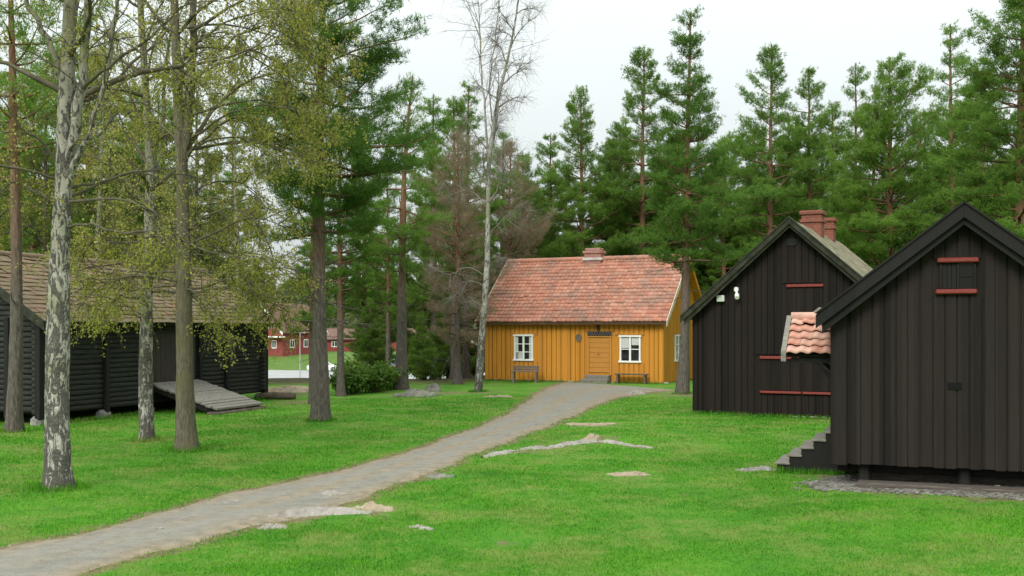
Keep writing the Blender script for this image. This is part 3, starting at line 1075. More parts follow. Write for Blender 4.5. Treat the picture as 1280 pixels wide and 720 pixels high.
lp.tube([(5.09, -.16, 2.31), (5.09, -.16, 2.27), (5.09, -.16, 2.13), (5.09, -.16, 2.11)], [.03, .075, .055, .02], 8, True)
lp.build('wall_lamp', simple('black_iron', (.015, .015, .015), .5), house)
pq = MB()
an = np.linspace(0, 2 * pi, 17)[:-1]
pq.prism([(4.23 + .14 * cos(a), -.052, 1.80 + .16 * sin(a)) for a in an], (0, -.03, 0))
pqo = pq.build('plaque', simple('grey_plaque', (.14, .11, .08), .7, .3, 12), house)
pr_ = MB()
pr_.tube([(4.23 + .12 * cos(a), -.085, 1.80 + .14 * sin(a)) for a in np.linspace(0, 2 * pi, 20)], .012, 5)
pr_.build('rim', simple('plaque_rim', (.22, .19, .14), .6), pqo)
stp = MB()
stp.cbox(4.60, 5.62, -.36, -.06, -.05, .31, .02)
stp.cbox(4.55, 5.70, -.72, -.362, -.05, .16, .02)
stp.build('doorstep', M['grey_plank'], house)


def bench(name, L, back, mat):
    root = empty(name, (0, 0, 0))
    s = MB()
    if back:
        for k in range(3):
            s.cbox(0, L, -.20 + k * .14, -.07 + k * .14, .41, .445, .008)
    else:
        s.cbox(0, L, -.14, .14, .35, .40, .01)
    s.build('seat', mat, root)
    if back:
        b = MB()
        for k in range(2):
            b.cbox(0.02, L - .02, .235 + k * .03, .265 + k * .03, .47 + k * .10, .55 + k * .10, .008)
        b.build('backrest', mat, root)
    for a in (.10, L - .10):
        l = MB()
        if back:
            l.beam((a, -.17, -.03), (a, -.15, .41), .07, .07, (1, 0, 0)); l.beam((a, .16, -.03), (a, .22, .64), .07, .07, (1, 0, 0)); l.beam((a, -.17, .37), (a, .2, .37), .07, .07)
        else:
            l.cbox(a - .04, a + .04, -.12, .12, -.05, .348, .01)
        l.build('leg', mat, root)
    return root


b1 = bench('bench', 1.12, True, M['grey_bench'])
b1.location = (-.02, 43.05, 0); b1.rotation_euler = (0, 0, AH * .35)
tag(b1, 'grey slatted bench with backrest under the left window of the ochre house', 'bench')
b2 = bench('bench', 1.32, False, simple('brown_grey_bench', (.13, .10, .075), .85, .35, 4, (2, 12, 12)))
b2.location = (4.12, 41.95, 0); b2.rotation_euler = (0, 0, AH)
tag(b2, 'plain backless plank bench right of the door of the ochre house', 'bench')


# ================================================================== gabled black houses
def gable_box(name, loc, ang, Wd, Dp, z0, HE, HR, wallmat, spacing, bw, bt, holes, roofmat, ovf, ove, th=.10, trim='black_trim', bargew=.24, second=.10):
    root = empty(name, loc, ang)
    w = MB()
    w.prism([(0, 0, z0), (0, 0, HE), (Wd / 2, 0, HR), (Wd, 0, HE), (Wd, 0, z0)], (0, Dp, 0))
    gab = lambda a: HE + (HR - HE) * (1 - abs(a - Wd / 2) / (Wd / 2)) - .01
    battens(w, (0, 0), (1, 0), (0, -1), Wd, z0, gab, spacing, bw, bt, holes)
    battens(w, (0, Dp), (0, -1), (-1, 0), Dp, z0, lambda a: HE, spacing, bw, bt)
    battens(w, (Wd, 0), (0, 1), (1, 0), Dp, z0, lambda a: HE, spacing, bw, bt)
    w.build('wall', wallmat, root)
    sl = (HR - HE) / (Wd / 2)
    rzz = lambda x: HE + sl * x + .05 + th
    r = MB()
    r.slab([(-ove, -ovf, rzz(-ove)), (Wd / 2, -ovf, rzz(Wd / 2)), (Wd / 2, Dp + ovf, rzz(Wd / 2)), (-ove, Dp + ovf, rzz(-ove))], th)
    r.slab([(Wd + ove, -ovf, rzz(-ove)), (Wd / 2 + .002, -ovf, rzz(Wd / 2)), (Wd / 2 + .002, Dp + ovf, rzz(Wd / 2)), (Wd + ove, Dp + ovf, rzz(-ove))], th)
    ro = r.build('roof', roofmat, root)
    ex = MB()
    for sg in (0, 1):
        b = MB()
        xa = -ove - .03 if sg == 0 else Wd + ove + .03
        za = rzz(-ove - .03)
        xm = Wd / 2 - .0015 if sg == 0 else Wd / 2 + .0015
        q = [(xa, -ovf - .002, za - bargew), (xm, -ovf - .002, rzz(Wd / 2) - bargew), (xm, -ovf - .002, rzz(Wd / 2) + .015), (xa, -ovf - .002, za + .015)]
        b.prism(q, (0, -.03, 0))
        # weather board laid over the edge of the roof
        cz = .028
        b.slab([(xa, -ovf - .06, za + cz + .02), (xm, -ovf - .06, rzz(Wd / 2) + cz + .02), (xm, -ovf + .14, rzz(Wd / 2) + cz + .02), (xa, -ovf + .14, za + cz + .02)], .026)
        # inner second board set back under the first
        q2 = [(xa + (.08 if sg == 0 else -.08), -ovf + .06, za - bargew - second * .8), (xm, -ovf + .06, rzz(Wd / 2) - bargew - second), (xm, -ovf + .06, rzz(Wd / 2) - th - .01), (xa + (.08 if sg == 0 else -.08), -ovf + .06, za - th + .05)]
        b.prism(q2, (0, -.025, 0))
        b.build('bargeboard', M[trim], ro)
    return root, ro, rzz


# ---- middle black house
AM = math.atan2(-.434, .90)
MW, MDp, ME, MR = 4.92, 7.5, 2.53, 4.70
mh, mroof, mrz = gable_box('black_house', (4.63, 26.9, 0), AM, MW, MDp, .08, ME, MR, M['black_wood2'], .164, .138, .032,
                           [(1.70, 2.68, .55, 1.55), (2.72, 3.64, .55, 1.55), (2.34, 3.22, 2.40, 3.30)], M['lichen_roof'], .34, .22, .10, 'mossy_trim', .13, .08)
tag(mh, 'black boarded gable house with twin brick chimneys and mossy roof', 'house')


def shutter(parent, x0, x1, z0, z1, label=None):
    s = MB()
    n = 4
    for k in range(n):
        a = x0 + (x1 - x0) * k / n
        s.cbox(a + .002, a + (x1 - x0) / n - .002, -.034, -.002, z0 + .04, z1 - .04, .006)
    so = s.build('shutter', M['black_wood2'], parent)
    l = MB(); l.cbox(x0 - .03, x1 + .03, -.085, -.001, z1 - .035, z1 + .035, .012); l.build('lintel', M['red_paint'], so)
    l = MB(); l.cbox(x0 - .03, x1 + .03, -.085, -.001, z0 - .03, z0 + .03, .012); l.build('sill', M['red_paint'], so)


shutter(mh, 1.72, 2.66, .62, 1.47)
shutter(mh, 2.75, 3.62, .62, 1.47)
shutter(mh, 2.37, 3.19, 2.45, 3.23)
v = MB(); v.prism([(2.46 + .15 * cos(a), -.034, 4.30 + .10 * sin(a)) for a in an], (0, -.02, 0)); v.build('gable_vent', M['log_post'], mh)
fs = MB()
a = 0.
while a < MW - .1:
    ww = rng.uniform(.10, .34)
    if True:
        fs.cbox(a, min(a + ww, MW), -.02 - rng.uniform(0, .06), .25, -.15, rng.uniform(.025, .078), .04)
    a += ww + rng.uniform(0, .06)
for k in range(28):
    a = .3 + k * .25
    fs.cbox(-.06, .2, a, a + .22, -.15, .06, .03)
fs.build('foundation', M['stone'], mh)
fl_ = MB(); fl_.cbox(.63, .81, -.16, -.033, 2.86, 3.02, .012)
flo = fl_.build('floodlight', M['white_paint'], mh)
q = MB(); q.box(.65, .79, -.166, -.159, 2.88, 3.0); q.build('lens', simple('pale_lens', (.6, .66, .58), .2), flo)
sl_ = MB()
sl_.cbox(1.05, 1.16, -.10, -.033, 3.10, 3.22, .02)
sl_.tube([(1.11, -.06, 3.12), (1.14, -.14, 3.02)], .03, 8, True); sl_.tube([(1.14, -.14, 3.03), (1.17, -.24, 2.95)], .055, 10, True)
sl_.build('security_lamp', M['white_paint'], mh)
for (dy, wx, top) in ((2.9, .26, 5.28), (5.2, .21, 5.30)):
    c = MB()
    zb = MR - .3
    c.cbox(MW / 2 - wx, MW / 2 + wx, dy - wx, dy + wx, zb, top, .012)
    c.cbox(MW / 2 - wx - .04, MW / 2 + wx + .04, dy - wx - .04, dy + wx + .04, top - .26, top - .17, .012)
    c.cbox(MW / 2 - wx - .05, MW / 2 + wx + .05, dy - wx - .05, dy + wx + .05, top - .05, top + .06, .02)
    c.build('chimney', M['brick'], mroof)

# ---- near black storehouse on posts
AS = math.atan2(-.354, .935)
SW, SD, SZ, SE, SR = 3.40, 5.0, .30, 2.40, 3.72
sh, sroof, srz = gable_box('black_storehouse', (4.52, 14.9, 0), AS, SW, SD, SZ, SE, SR, M['black_wood'], .150, .128, .026,
                           [(1.38, 1.88, 2.68, 3.14), (0, .22, 0, 9)], M['black_trim'], .30, .17, .07, 'black_trim', .17, .09)
tag(sh, 'near black plank storehouse raised on short posts at the right edge', 'storehouse')
for a, b in ((-.02, .20), (SW - .2, SW + .02)):
    cb_ = MB(); cb_.cbox(a, b, -.034, -.001, SZ - .03, SE + .08, .01); cb_.build('corner_board', M['black_wood'], sh)
cr = MB(); cr.slab([(-.23, -.38, srz(-.23) + .085), (-.15, -.38, srz(-.15) + .085), (-.15, SD + .3, srz(-.15) + .085), (-.23, SD + .3, srz(-.23) + .085)], .03)
cr.build('eaves_strip', M['grey_plank'], sroof)
wf_ = MB()
for (a, b, c, dd) in ((1.40, 1.435, 2.73, 3.08), (1.825, 1.86, 2.73, 3.08), (1.615, 1.645, 2.73, 3.08)):
    wf_.cbox(a, b, -.05, -.001, c, dd, .006)
wf_.box(1.645, 1.825, -.035, -.004, 2.895, 2.915)
wo_ = wf_.build('window', M['black_wood'], sh)
dk = Mat('dark_old_glass', .25, .2); dk.col((.012, .010, .009))
q = MB(); q.box(1.645, 1.825, -.018, -.003, 2.73, 3.08); q.build('pane', dk.m, wo_)
q = MB()
for k in range(3):
    q.cbox(1.436 + k * .06, 1.436 + k * .06 + .058, -.03, -.003, 2.73, 3.08, .005)
q.build('boarding', M['black_trim'], wo_)
q = MB(); q.cbox(1.37, 1.89, -.10, -.001, 3.085, 3.15, .015); q.build('lintel', M['red_paint'], wo_)
q = MB(); q.cbox(1.35, 1.87, -.10, -.001, 2.66, 2.725, .015); q.build('sill', M['red_paint'], wo_)
q = MB(); q.cbox(1.50, 1.68, -.036, -.0265, 1.36, 1.46, .004); q.build('wall_vent', simple('painted_slot_shade', (.003, .003, .003), .9, .1), sh)  # raised plate, its near-black colour stands in for shade inside the slot
for x in (.42, 1.72, 3.0):
    for y in (.18, 2.5, 4.8):
        p = MB()
        p.tube([(x, y, -.12), (x, y, .04), (x, y, .14), (x, y, SZ + .01)], [.10, .095, .08, .085], 10, True)
        p.build('post', M['black_trim'], sh)
fb = MB()
for y in (.262, 4.72):
    fb.cbox(.22, SW - .22, y, y + .16, SZ - .13, SZ - .002, .01)
for x in (.05, SW - .21):
    fb.cbox(x, x + .16, .262, 4.718, SZ - .14, SZ - .004, .01)
for k in range(4):
    fb.cbox(.7 + k * .6, .8 + k * .6, .3, 4.7, SZ - .12, SZ - .006, .01)
fb.build('floor_beam', M['void'], sh)
gb = MB()
gb.cbox(.34, 3.5, -.34, -.02, -.06, .085, .02)
gb.cbox(.5, 3.3, .60, .78, -.06, .13, .02)
gb.build('ground_beam', simple('weathered_base_log', (.085, .07, .058), .9, .45, 4, (1.5, 12, 12), .4), sh)
# stair on the left side (its steps climb towards the wall)
st = MB()
ns = 5
D0, D1 = 1.22, 2.25
for k in range(ns):
    s0 = .90 - k * .18; top = .125 * (k + 1)
    st.cbox(-s0 - .03, -s0 + .19, D0 - .03, D1 + .03, top - .035, top, .008)
stt = st.build('stair', M['grey_plank'], sh)
ck = MB()
for y in (D0, D1 - .05):
    pts = [(-.92, y, -.1)]
    for k in range(ns):
        s0 = .90 - k * .18; top = .125 * (k + 1) - .037
        pts += [(-s0, y, top), (-s0 + .18 - .002, y, top)]
    pts += [(.16, y, top), (.16, y, -.1)]
    ck.prism(pts, (0, .05, 0))
ck.build('stringer', M['black_trim'], stt)
ld = MB(); ld.box(-.02, .16, D0 + .06, D1 - .06, .3, .6); ld.build('landing', M['black_trim'], stt)
dr = MB(); dr.cbox(-.045, -.021, 1.3, 2.15, .64, 1.78, .008); dr.build('door', M['black_trim'], sh)
# tiled porch roof over that stair
PY0, PYm, PY1, PS = .98, 1.72, 2.46, .78
PZe, PZr = 1.80, 2.30
pr2 = MB()
psl = (PZr - PZe) / (PYm - PY0)
pr2.slab([(-PS, PY0, PZe), (.0, PY0, PZe), (.0, PYm, PZr), (-PS, PYm, PZr)], .05)
pr2.slab([(-PS, PY1, PZe), (.0, PY1, PZe), (.0, PYm + .002, PZr), (-PS, PYm + .002, PZr)], .05)
pro = pr2.build('porch_roof', M['black_trim'], sh)
pt = MB()
plen = math.hypot(PYm - PY0, PZr - PZe)
tile_roof(pt, (-PS + .05, PY0 - .06, PZe - .04 + .05), (1, 0, 0), (0, 1, psl), PS - .07, plen + .08, .18, .215, rng, .042, .045, 9)
tile_roof(pt, (-.02, PY1 + .06, PZe - .04 + .05), (-1, 0, 0), (0, -1, psl), PS - .07, plen + .08, .18, .215, rng, .042, .045, 9)
pt.build('tiles', M['porch_tile'], pro, smooth=True)
q = MB(); q.tube([(-PS + .04, PYm, PZr + .08), (-.01, PYm, PZr + .08)], .07, 10, True); q.build('ridge_tile', M['porch_tile'], pro, smooth=True)
for a, b in ((PY0 - .08, PYm), (PY1 + .08, PYm)):
    q = MB(); za = PZe - .055
    q.prism([(-PS - .03, a, za - .05), (-PS - .03, b, PZr - .05), (-PS - .03, b, PZr + .10), (-PS - .03, a, za + .10)], (.075, 0, 0))
    q.build('bargeboard', M['grey_plank'], pro)
for y in (PY0 + .1, PY1 - .1):
    q = MB()
    q.beam((-PS + .1, y, PZe - .09), (-.001, y, PZe - .09), .08, .08)
    q.beam((-PS + .45, y, PZe - .12), (-.02, y, PZe - .42), .06, .06)
    q.build('bracket', M['black_trim'], pro)
q = MB(); q.prism([(-PS + .03, PY0 + .05, PZe + .0), (-PS + .03, PY1 - .05, PZe + .0), (-PS + .03, PYm, PZr - .05)], (.02, 0, 0)); q.build('gable_board', M['black_trim'], pro)

# ================================================================== log barn
AB = math.atan2(.945, .326)
BL, BD, BE, BR = 9.15, 4.6, 2.44, 3.86
barn = empty('log_barn', (-10.7, 24.0, 0), AB)
tag(barn, 'long dark log barn with brown tile roof behind the left birches', 'barn')
w = MB()
DT0, DT1, DZ0, DZ1 = 3.85, 5.80, .77, 2.06
w.prism([(.12, .14, .22), (.12, BD - .14, .22), (.12, BD - .14, BE), (.12, BD / 2, BR - .1), (.12, .14, BE)], (BL - .24, 0, 0))
w.build('wall', M['void'], barn)
lg = MB()
lh = .122
nl = int((BE - .24) / lh)
for k in range(nl + 12):
    z = .28 + k * lh
    if z < BE:
        segs = [(-.14, BL + .14)] if not (DZ0 - .04 < z < DZ1 + .02) else [(-.14, DT0 - .05), (DT1 + .05, BL + .14)]
        for (a, b) in segs:
            xs_ = np.linspace(a, b, 9)
            jit = rng.normal(0, .006, 9)
            lg.tube(np.stack([xs_, .075 + jit * .8, np.full(9, z) + jit], -1), .070 + rng.normal(0, .003, 9), 9, True)
        lg.tube([(-.14, BD - .075, z), (BL + .14, BD - .075, z)], .07, 8, True)
    # gable-end courses
    zz = z + .06
    half = BD / 2 if zz < BE else BD / 2 * (BR - zz) / (BR - BE)
    if half > .12:
        e = .14 if zz < BE else -.02
        for xw in (.075, BL - .075):
            ys_ = np.linspace(BD / 2 - half - e, BD / 2 + half + e, 7)
            jit = rng.normal(0, .006, 7)
            lg.tube(np.stack([np.full(7, xw) + jit, ys_, np.full(7, zz) + jit], -1), .070 + rng.normal(0, .003, 7), 9, True)
lg.build('logs', M['log'], barn, smooth=True)
for (x, y) in ((2.1, -.05), (7.2, -.05), (3.74, -.05), (5.91, -.05)):
    p = MB(); p.cbox(x - .07, x + .07, y - .05, y + .06, .12, BE, .015); p.build('wall_post', M['log_post'], barn)
for (x, y) in ((-.08, .9), (-.08, 2.3)):
    p = MB(); p.cbox(x - .05, x + .06, y - .07, y + .07, .12, BE, .015); p.build('wall_post', M['log_post'], barn)
for (x, y) in ((-.06, -.06), (BL + .06, -.06)):
    p = MB(); p.cbox(x - .11, x + .11, y - .05, y + .10, .12, BE - .02, .015); p.build('corner_post', M['log_post'], barn)
bd = MB()
nb_ = 9
for k in range(nb_):
    a = DT0 + (DT1 - DT0) * k / nb_
    bd.cbox(a + .004, a + (DT1 - DT0) / nb_ - .004, .03, .07, DZ0, DZ1, .006)
bd.build('door', M['barn_door'], barn)
bsl = (BR - BE) / (BD / 2)
brz = lambda y: BE + bsl * y + .12
br_ = MB()
BOV, BOE = .32, .36
br_.slab([(-BOV, -BOE, brz(-BOE)), (BL + BOV, -BOE, brz(-BOE)), (BL + BOV, BD / 2, brz(BD / 2)), (-BOV, BD / 2, brz(BD / 2))], .09)
br_.slab([(-BOV, BD + BOE, brz(-BOE)), (BL + BOV, BD + BOE, brz(-BOE)), (BL + BOV, BD / 2 + .002, brz(BD / 2)), (-BOV, BD / 2 + .002, brz(BD / 2))], .09)
bro = br_.build('roof', M['log_post'], barn)
bt_ = MB()
blen = math.hypot(BD / 2 + BOE, bsl * (BD / 2 + BOE))
tile_roof(bt_, (-BOV - .02, -BOE - .05, brz(-BOE - .05) + .03), (1, 0, 0), (0, 1, bsl), BL + 2 * BOV + .04, blen + .05, .20, .20, rng, .010, .022, 5)
tile_roof(bt_, (BL + BOV + .02, BD + BOE + .05, brz(-BOE - .05) + .03), (-1, 0, 0), (0, -1, bsl), BL + 2 * BOV + .04, blen + .05, .20, .20, rng, .010, .022, 5)
bt_.build('tiles', M['barn_tile'], bro)
rr = MB()
for k in range(26):
    a = -BOV + k * (BL + 2 * BOV) / 26
    rr.tube([(a, BD / 2, brz(BD / 2) + .015), (a + .39, BD / 2, brz(BD / 2) + .03)], [.10, .09], 8)
rr.build('ridge_tile', M['barn_tile'], bro, smooth=True)
for xx in (-BOV - .05, BL + BOV + .015):
    for sg in (0, 1):
        b = MB()
        ya, yb = (-BOE - .06, BD / 2 - .001) if sg == 0 else (BD + BOE + .06, BD / 2 + .001)
        za = brz(-BOE - .06)
        b.prism([(xx, ya, za - .16), (xx, yb, brz(BD / 2) - .16), (xx, yb, brz(BD / 2) + .06), (xx, ya, za + .06)], (.035, 0, 0))
        b.build('bargeboard', M['mossy_trim'], bro)
for k, x in enumerate((-.02, 2.1, 3.75, 5.95, 7.2, 9.1)):
    for y in (.06, BD - .1):
        s_ = MB()
        s_.cbox(x - .17, x + .17, y - .16, y + .14, -.15, .19 + rng.uniform(-.01, .012), .07)
        s_.build('foundation_stone', M['stone'], barn, smooth=False)
# plank ramp up to the barn door
rp = MB()
RL = 2.05
nr = 12
for k in range(nr):
    t0, t1 = k / nr, (k + 1) / nr
    y0, y1 = -.02 - RL * t0, -.02 - RL * t1 + .022
    z0, z1 = .76 - .62 * t0 + rng.uniform(-.012, .012), .76 - .62 * t1 + rng.uniform(-.012, .012)
    e0, e1 = rng.uniform(-.05, .04), rng.uniform(-.04, .05)
    rp.hexa([(DT0 - .05 + e0, y1, z1 - .05), (DT1 + .1 + e1, y1, z1 - .05), (DT1 + .1 + e1, y0, z0 - .05), (DT0 - .05 + e0, y0, z0 - .05),
             (DT0 - .05 + e0, y1, z1), (DT1 + .1 + e1, y1, z1), (DT1 + .1 + e1, y0, z0), (DT0 - .05 + e0, y0, z0)])
ramp = empty('barn_ramp', (-10.7, 24.0, 0), AB)
tag(ramp, 'grey plank ramp leading up to the log barn door', 'ramp')
rp.build('deck', M['grey_plank'], ramp)
q = MB()
for x in (DT0 + .05, (DT0 + DT1) / 2, DT1 - .05):
    q.beam((x, -.04, .76 - .13), (x, -RL - .0, .14 - .13), .12, .14)
q.build('bearer', M['void'], ramp)
q = MB(); q.cbox(DT0 - .2, DT1 + .2, -RL - .12, -RL + .25, -.05, .06, .04)
q.build('sill_log', simple('old_sill_log', (.09, .07, .05), .9, .4, 5), ramp)
lgp = MB(); lgp.tube([(-.5, 0, .10), (-.1, .02, .11), (.4, 0, .10), (.62, -.02, .09)], [.10, .115, .11, .09], 9, True)
lo = lgp.build('fallen_log', simple('cut_log_bark', (.10, .075, .055), .9, .4, 6), smooth=True)
lo.location = (X(344, 32.5), 32.5, gz(X(344, 32.5), 32.5)); lo.rotation_euler = (0, 0, .25)
tag(lo, 'short brown log lying on the grass at the barn corner', 'log')


# ================================================================== rocks
def rock(name, x, y, sx_, sy_, h, seed, mat, label, cat='rock', rot=0., sink=.35, group=None, sub=3):
    rg = np.random.default_rng(seed)
    n, k = 9 + sub * 2, 22 + sub * 4
    th = np.linspace(0.02, pi / 2 + .35, n)
    an_ = np.linspace(0, 2 * pi, k, endpoint=False)
    T, A = np.meshgrid(th, an_, indexing='ij')
    ph = rg.uniform(0, 6.28, 8)
    out = 1 + .16 * np.sin(2 * A + ph[0]) + .12 * np.sin(3 * A + ph[1]) + .09 * np.sin(5 * A + ph[2]) + .05 * np.sin(9 * A + ph[6])
    bumpz = 1 + .18 * np.sin(3 * A * np.sin(T) + ph[3]) + .14 * np.sin(4 * T + 2 * A + ph[4]) + rg.normal(0, .05, T.shape)
    P = np.stack([np.sin(T) * np.cos(A) * out * sx_, np.sin(T) * np.sin(A) * out * sy_, np.cos(T) ** 1.0 * h * bumpz + rg.normal(0, .006 + .02 * h, T.shape)], -1)
    P[..., 2] = np.where(P[..., 2] < 0, P[..., 2] * 2 - .02, P[..., 2])
    P[..., 2] -= h * sink * .3
    i = np.arange(n - 1)[:, None]; j = np.arange(k)[None]; j2 = (j + 1) % k
    mb = MB()
    mb.add(P.reshape(-1, 3), np.stack([i * k + j, (i + 1) * k + j, (i + 1) * k + j2, i * k + j2], -1).reshape(-1, 4))
    mb.f.append(np.array([list(range(k))]))
    o = mb.build(name, mat, smooth=False)
    o.location = (x, y, gz(x, y)); o.rotation_euler = (0, 0, rot)
    tag(o, label, cat, group)
    return o


rock('boulder', X(522, 34), 34.2, .75, .5, .21, 1, M['dark_stone'], 'broad low grey boulder on the lawn left of the path')
rock('boulder', X(541, 37), 36.9, .27, .25, .25, 2, M['dark_stone'], 'small round grey boulder just behind the broad low one')
def bedrock(x, y, L, Wd, h, rot, seed, mat, label, cat='rock', grain=1.):
    """Outcrop: an uneven sheet of rock whose low parts stay under the turf."""
    rg = np.random.default_rng(seed)
    nu_, nv_ = max(24, int(L * 60)), max(14, int(Wd * 90))
    u = np.linspace(-1.15, 1.15, nu_); v = np.linspace(-1.25, 1.25, nv_)
    U, V = np.meshgrid(u, v)
    n = np.zeros_like(U)
    for o in range(5):
        f = (2.2, 4.3, 8.1, 15, 27)[o] * grain
        a = (.34, .26, .20, .14, .09)[o]
        p = rg.uniform(0, 6.28, 4)
        n += a * np.sin(f * U * max(1, L / .6) * .6 + p[0] + 1.7 * np.sin(f * V * .5 + p[1])) * np.sin(f * V * .55 + p[2] + 1.1 * np.sin(f * U * .7 + p[3]))
    z = h * (.62 - (U ** 2) * .7 - (V ** 2) * .9 + 1.55 * n) + rg.normal(0, .05 * h, U.shape)
    z = np.clip(z, -.06, h * 1.25)
    lx, ly = U * L, V * Wd + .35 * Wd * np.sin(U * 2.6 + seed)
    c_, s_ = cos(rot), sin(rot)
    wx, wy = lx * c_ - ly * s_, lx * s_ + ly * c_
    wz = ground_z(x + wx, y + wy) - gz(x, y) + z
    mb = MB()
    i = np.arange(nv_ - 1)[:, None]; j = np.arange(nu_ - 1)[None]
    mb.add(np.stack([wx, wy, wz], -1).reshape(-1, 3), np.stack([i * nu_ + j, i * nu_ + j + 1, (i + 1) * nu_ + j + 1, (i + 1) * nu_ + j], -1).reshape(-1, 4))
    o = mb.build('bedrock', mat)
    o.location = (x, y, gz(x, y))
    tag(o, label, cat)
    return o


bedrock(.58, 19.05, 1.55, .20, .055, .88, 3, M['pale_stone'], 'long pale bedrock strip in the middle lawn, left piece')
bedrock(2.06, 19.7, .80, .13, .05, -.82, 4, M['pale_stone'], 'pale tapering bedrock strip in the middle lawn, right piece')
bedrock(1.52, 20.2, .26, .16, .13, .3, 5, M['tan_stone'], 'knobbly tan rock joining the two pale bedrock strips')
bedrock(X(787, 15.8), 15.8, .36, .24, .035, 0, 6, M['tan_stone'], 'flat tan bedrock patch alone in the right lawn')
bedrock(X(941, 16.6), 16.5, .34, .20, .06, .1, 7, M['stone'], 'small grey rock slab near the storehouse stair')
bedrock(-2.28, 12.4, .58, .17, .06, .42, 8, M['pale_stone'], 'pale ribbed bedrock beside the near path edge')
bedrock(X(466, 12.7), 12.75, .26, .16, .07, .2, 9, M['tan_stone'], 'tan knuckle of bedrock right of the pale ribbed one')
bedrock(X(548, 15.5), 15.5, .24, .16, .045, 0, 10, M['dark_stone'], 'small dark rock breaking the grass right of the path')
bedrock(X(420, 13.9), 13.9, .24, .16, .06, .1, 11, M['pale_stone'], 'whitish stone poking through the gravel path')
bedrock(X(792, 35.6), 35.5, .34, .26, .11, 0, 12, M['pale_stone'], 'pale stone at the path edge below the plank bench')
bedrock(X(622, 33), 33.2, .40, .30, .06, 0, 13, M['tan_stone'], 'flat tan stone in the grass near the bare birch')
bedrock(X(345, 11.6), 11.55, .17, .11, .05, .2, 14, M['pale_stone'], 'small pale stone in the grass below the ribbed bedrock')
bedrock(X(527, 11.5), 11.6, .13, .08, .035, 0, 16, M['pale_stone'], 'tiny pale stone alone in the near lawn')
bedrock(X(742, 24), 24.2, .5, .4, .04, .2, 17, M['tan_stone'], 'thin tan scrape of rock beside the path before the house')
mo = rock('earth_mound', X(358, 36), 36.5, 1.1, .7, .16, 15, M['tan_stone'], 'brown earth mound beyond the barn corner', 'mound')

# gravel bed and stones along the front of the storehouse
gbm = MB()
pts = np.array([(-.55, -.05), (-.25, -.50), (.3, -.62), (1.2, -.70), (2.2, -.85), (3.2, -.95), (4.2, -1.05), (5.5, -1.0), (5.5, 1.2), (3.4, 1.2), (.3, 1.2), (-.25, .7)])
ring = resample(np.vstack([pts, pts[:1]]), 60)[:-1]
uS, vS = np.array([cos(AS), sin(AS)]), np.array([-sin(AS), cos(AS)])
toW = lambda p: np.array([4.52, 14.9]) + p[..., 0:1] * uS + p[..., 1:2] * vS
ctr = np.array([2.4, .2])
rings = [ctr + (ring - ctr) * s for s in (1, .93, .8, .55, .25)]
P = np.stack([toW(q) for q in rings])
Z = ground_z(P[..., 0], P[..., 1]) + np.array([-.012, .012, .018, .02, .02])[:, None] + rng.normal(0, .003, P.shape[:2])
k = P.shape[1]
i = np.arange(4)[:, None]; j = np.arange(k)[None]; j2 = (j + 1) % k
gbm.add(np.concatenate([P, Z[..., None]], -1).reshape(-1, 3), np.stack([i * k + j, i * k + j2, (i + 1) * k + j2, (i + 1) * k + j], -1).reshape(-1, 4))
gbm.f.append(np.array([[4 * k + q for q in range(k)]]))
m = Mat('gravel_bed', .95, .15)
co = m.coord('Object')
vo = m.n('TexVoronoi', Vector=co, Scale=22.)
n = m.noise(co, 9, 5, .7)
sf = m.math('ADD', m.math('MULTIPLY', vo.outputs['Color'], .5), m.math('MULTIPLY', n, .5))
m.col(m.ramp(sf, [(.3, (.075, .068, .058)), (.5, (.17, .155, .13)), (.75, (.34, .32, .29))]))
m.bump(m.math('ADD', vo.outputs['Distance'], n), .9, .04)
tag(gbm.build('gravel_bed', m.m), 'bed of grey gravel under the near storehouse', 'gravel', kind='structure')
stn = MB()
rg = np.random.default_rng(5)
ico = np.array([(1, 0, 0), (0, 1, 0), (-1, 0, 0), (0, -1, 0), (.5, .5, .75), (-.5, .5, .7), (-.5, -.5, .75), (.5, -.5, .7)], float)
icf = [[0, 1, 4], [1, 5, 4], [1, 2, 5], [2, 6, 5], [2, 3, 6], [3, 7, 6], [3, 0, 7], [0, 4, 7]]
for q in range(520):
    u = rg.uniform(-.5, 5.2); vv = rg.uniform(-.78 - .05 * u, .15) if rg.uniform() < .75 else rg.uniform(-.4, 1.)
    x, y = toW(np.array([u, vv]))
    s = rg.uniform(.010, .034) * (2.2 if rg.uniform() < .08 else 1)
    v = ico * s * rg.uniform(.7, 1.3, 3) * (1 + rg.normal(0, .12, (8, 3)))
    a = rg.uniform(0, 6.28)
    v = np.stack([v[:, 0] * cos(a) - v[:, 1] * sin(a), v[:, 0] * sin(a) + v[:, 1] * cos(a), v[:, 2] * .7], -1)
    stn.add(v + np.array([x, y, gz(x, y) + .012]), icf)
    stn.f.append(np.array([[stn.n - 4, stn.n - 3, stn.n - 2, stn.n - 1]]))
tag(stn.build('gravel', stone_mat('gravel_stone', (.085, .078, .068), (.17, .16, .14), (.30, .28, .25))), 'loose grey stones in front of the near storehouse', 'gravel', kind='stuff')

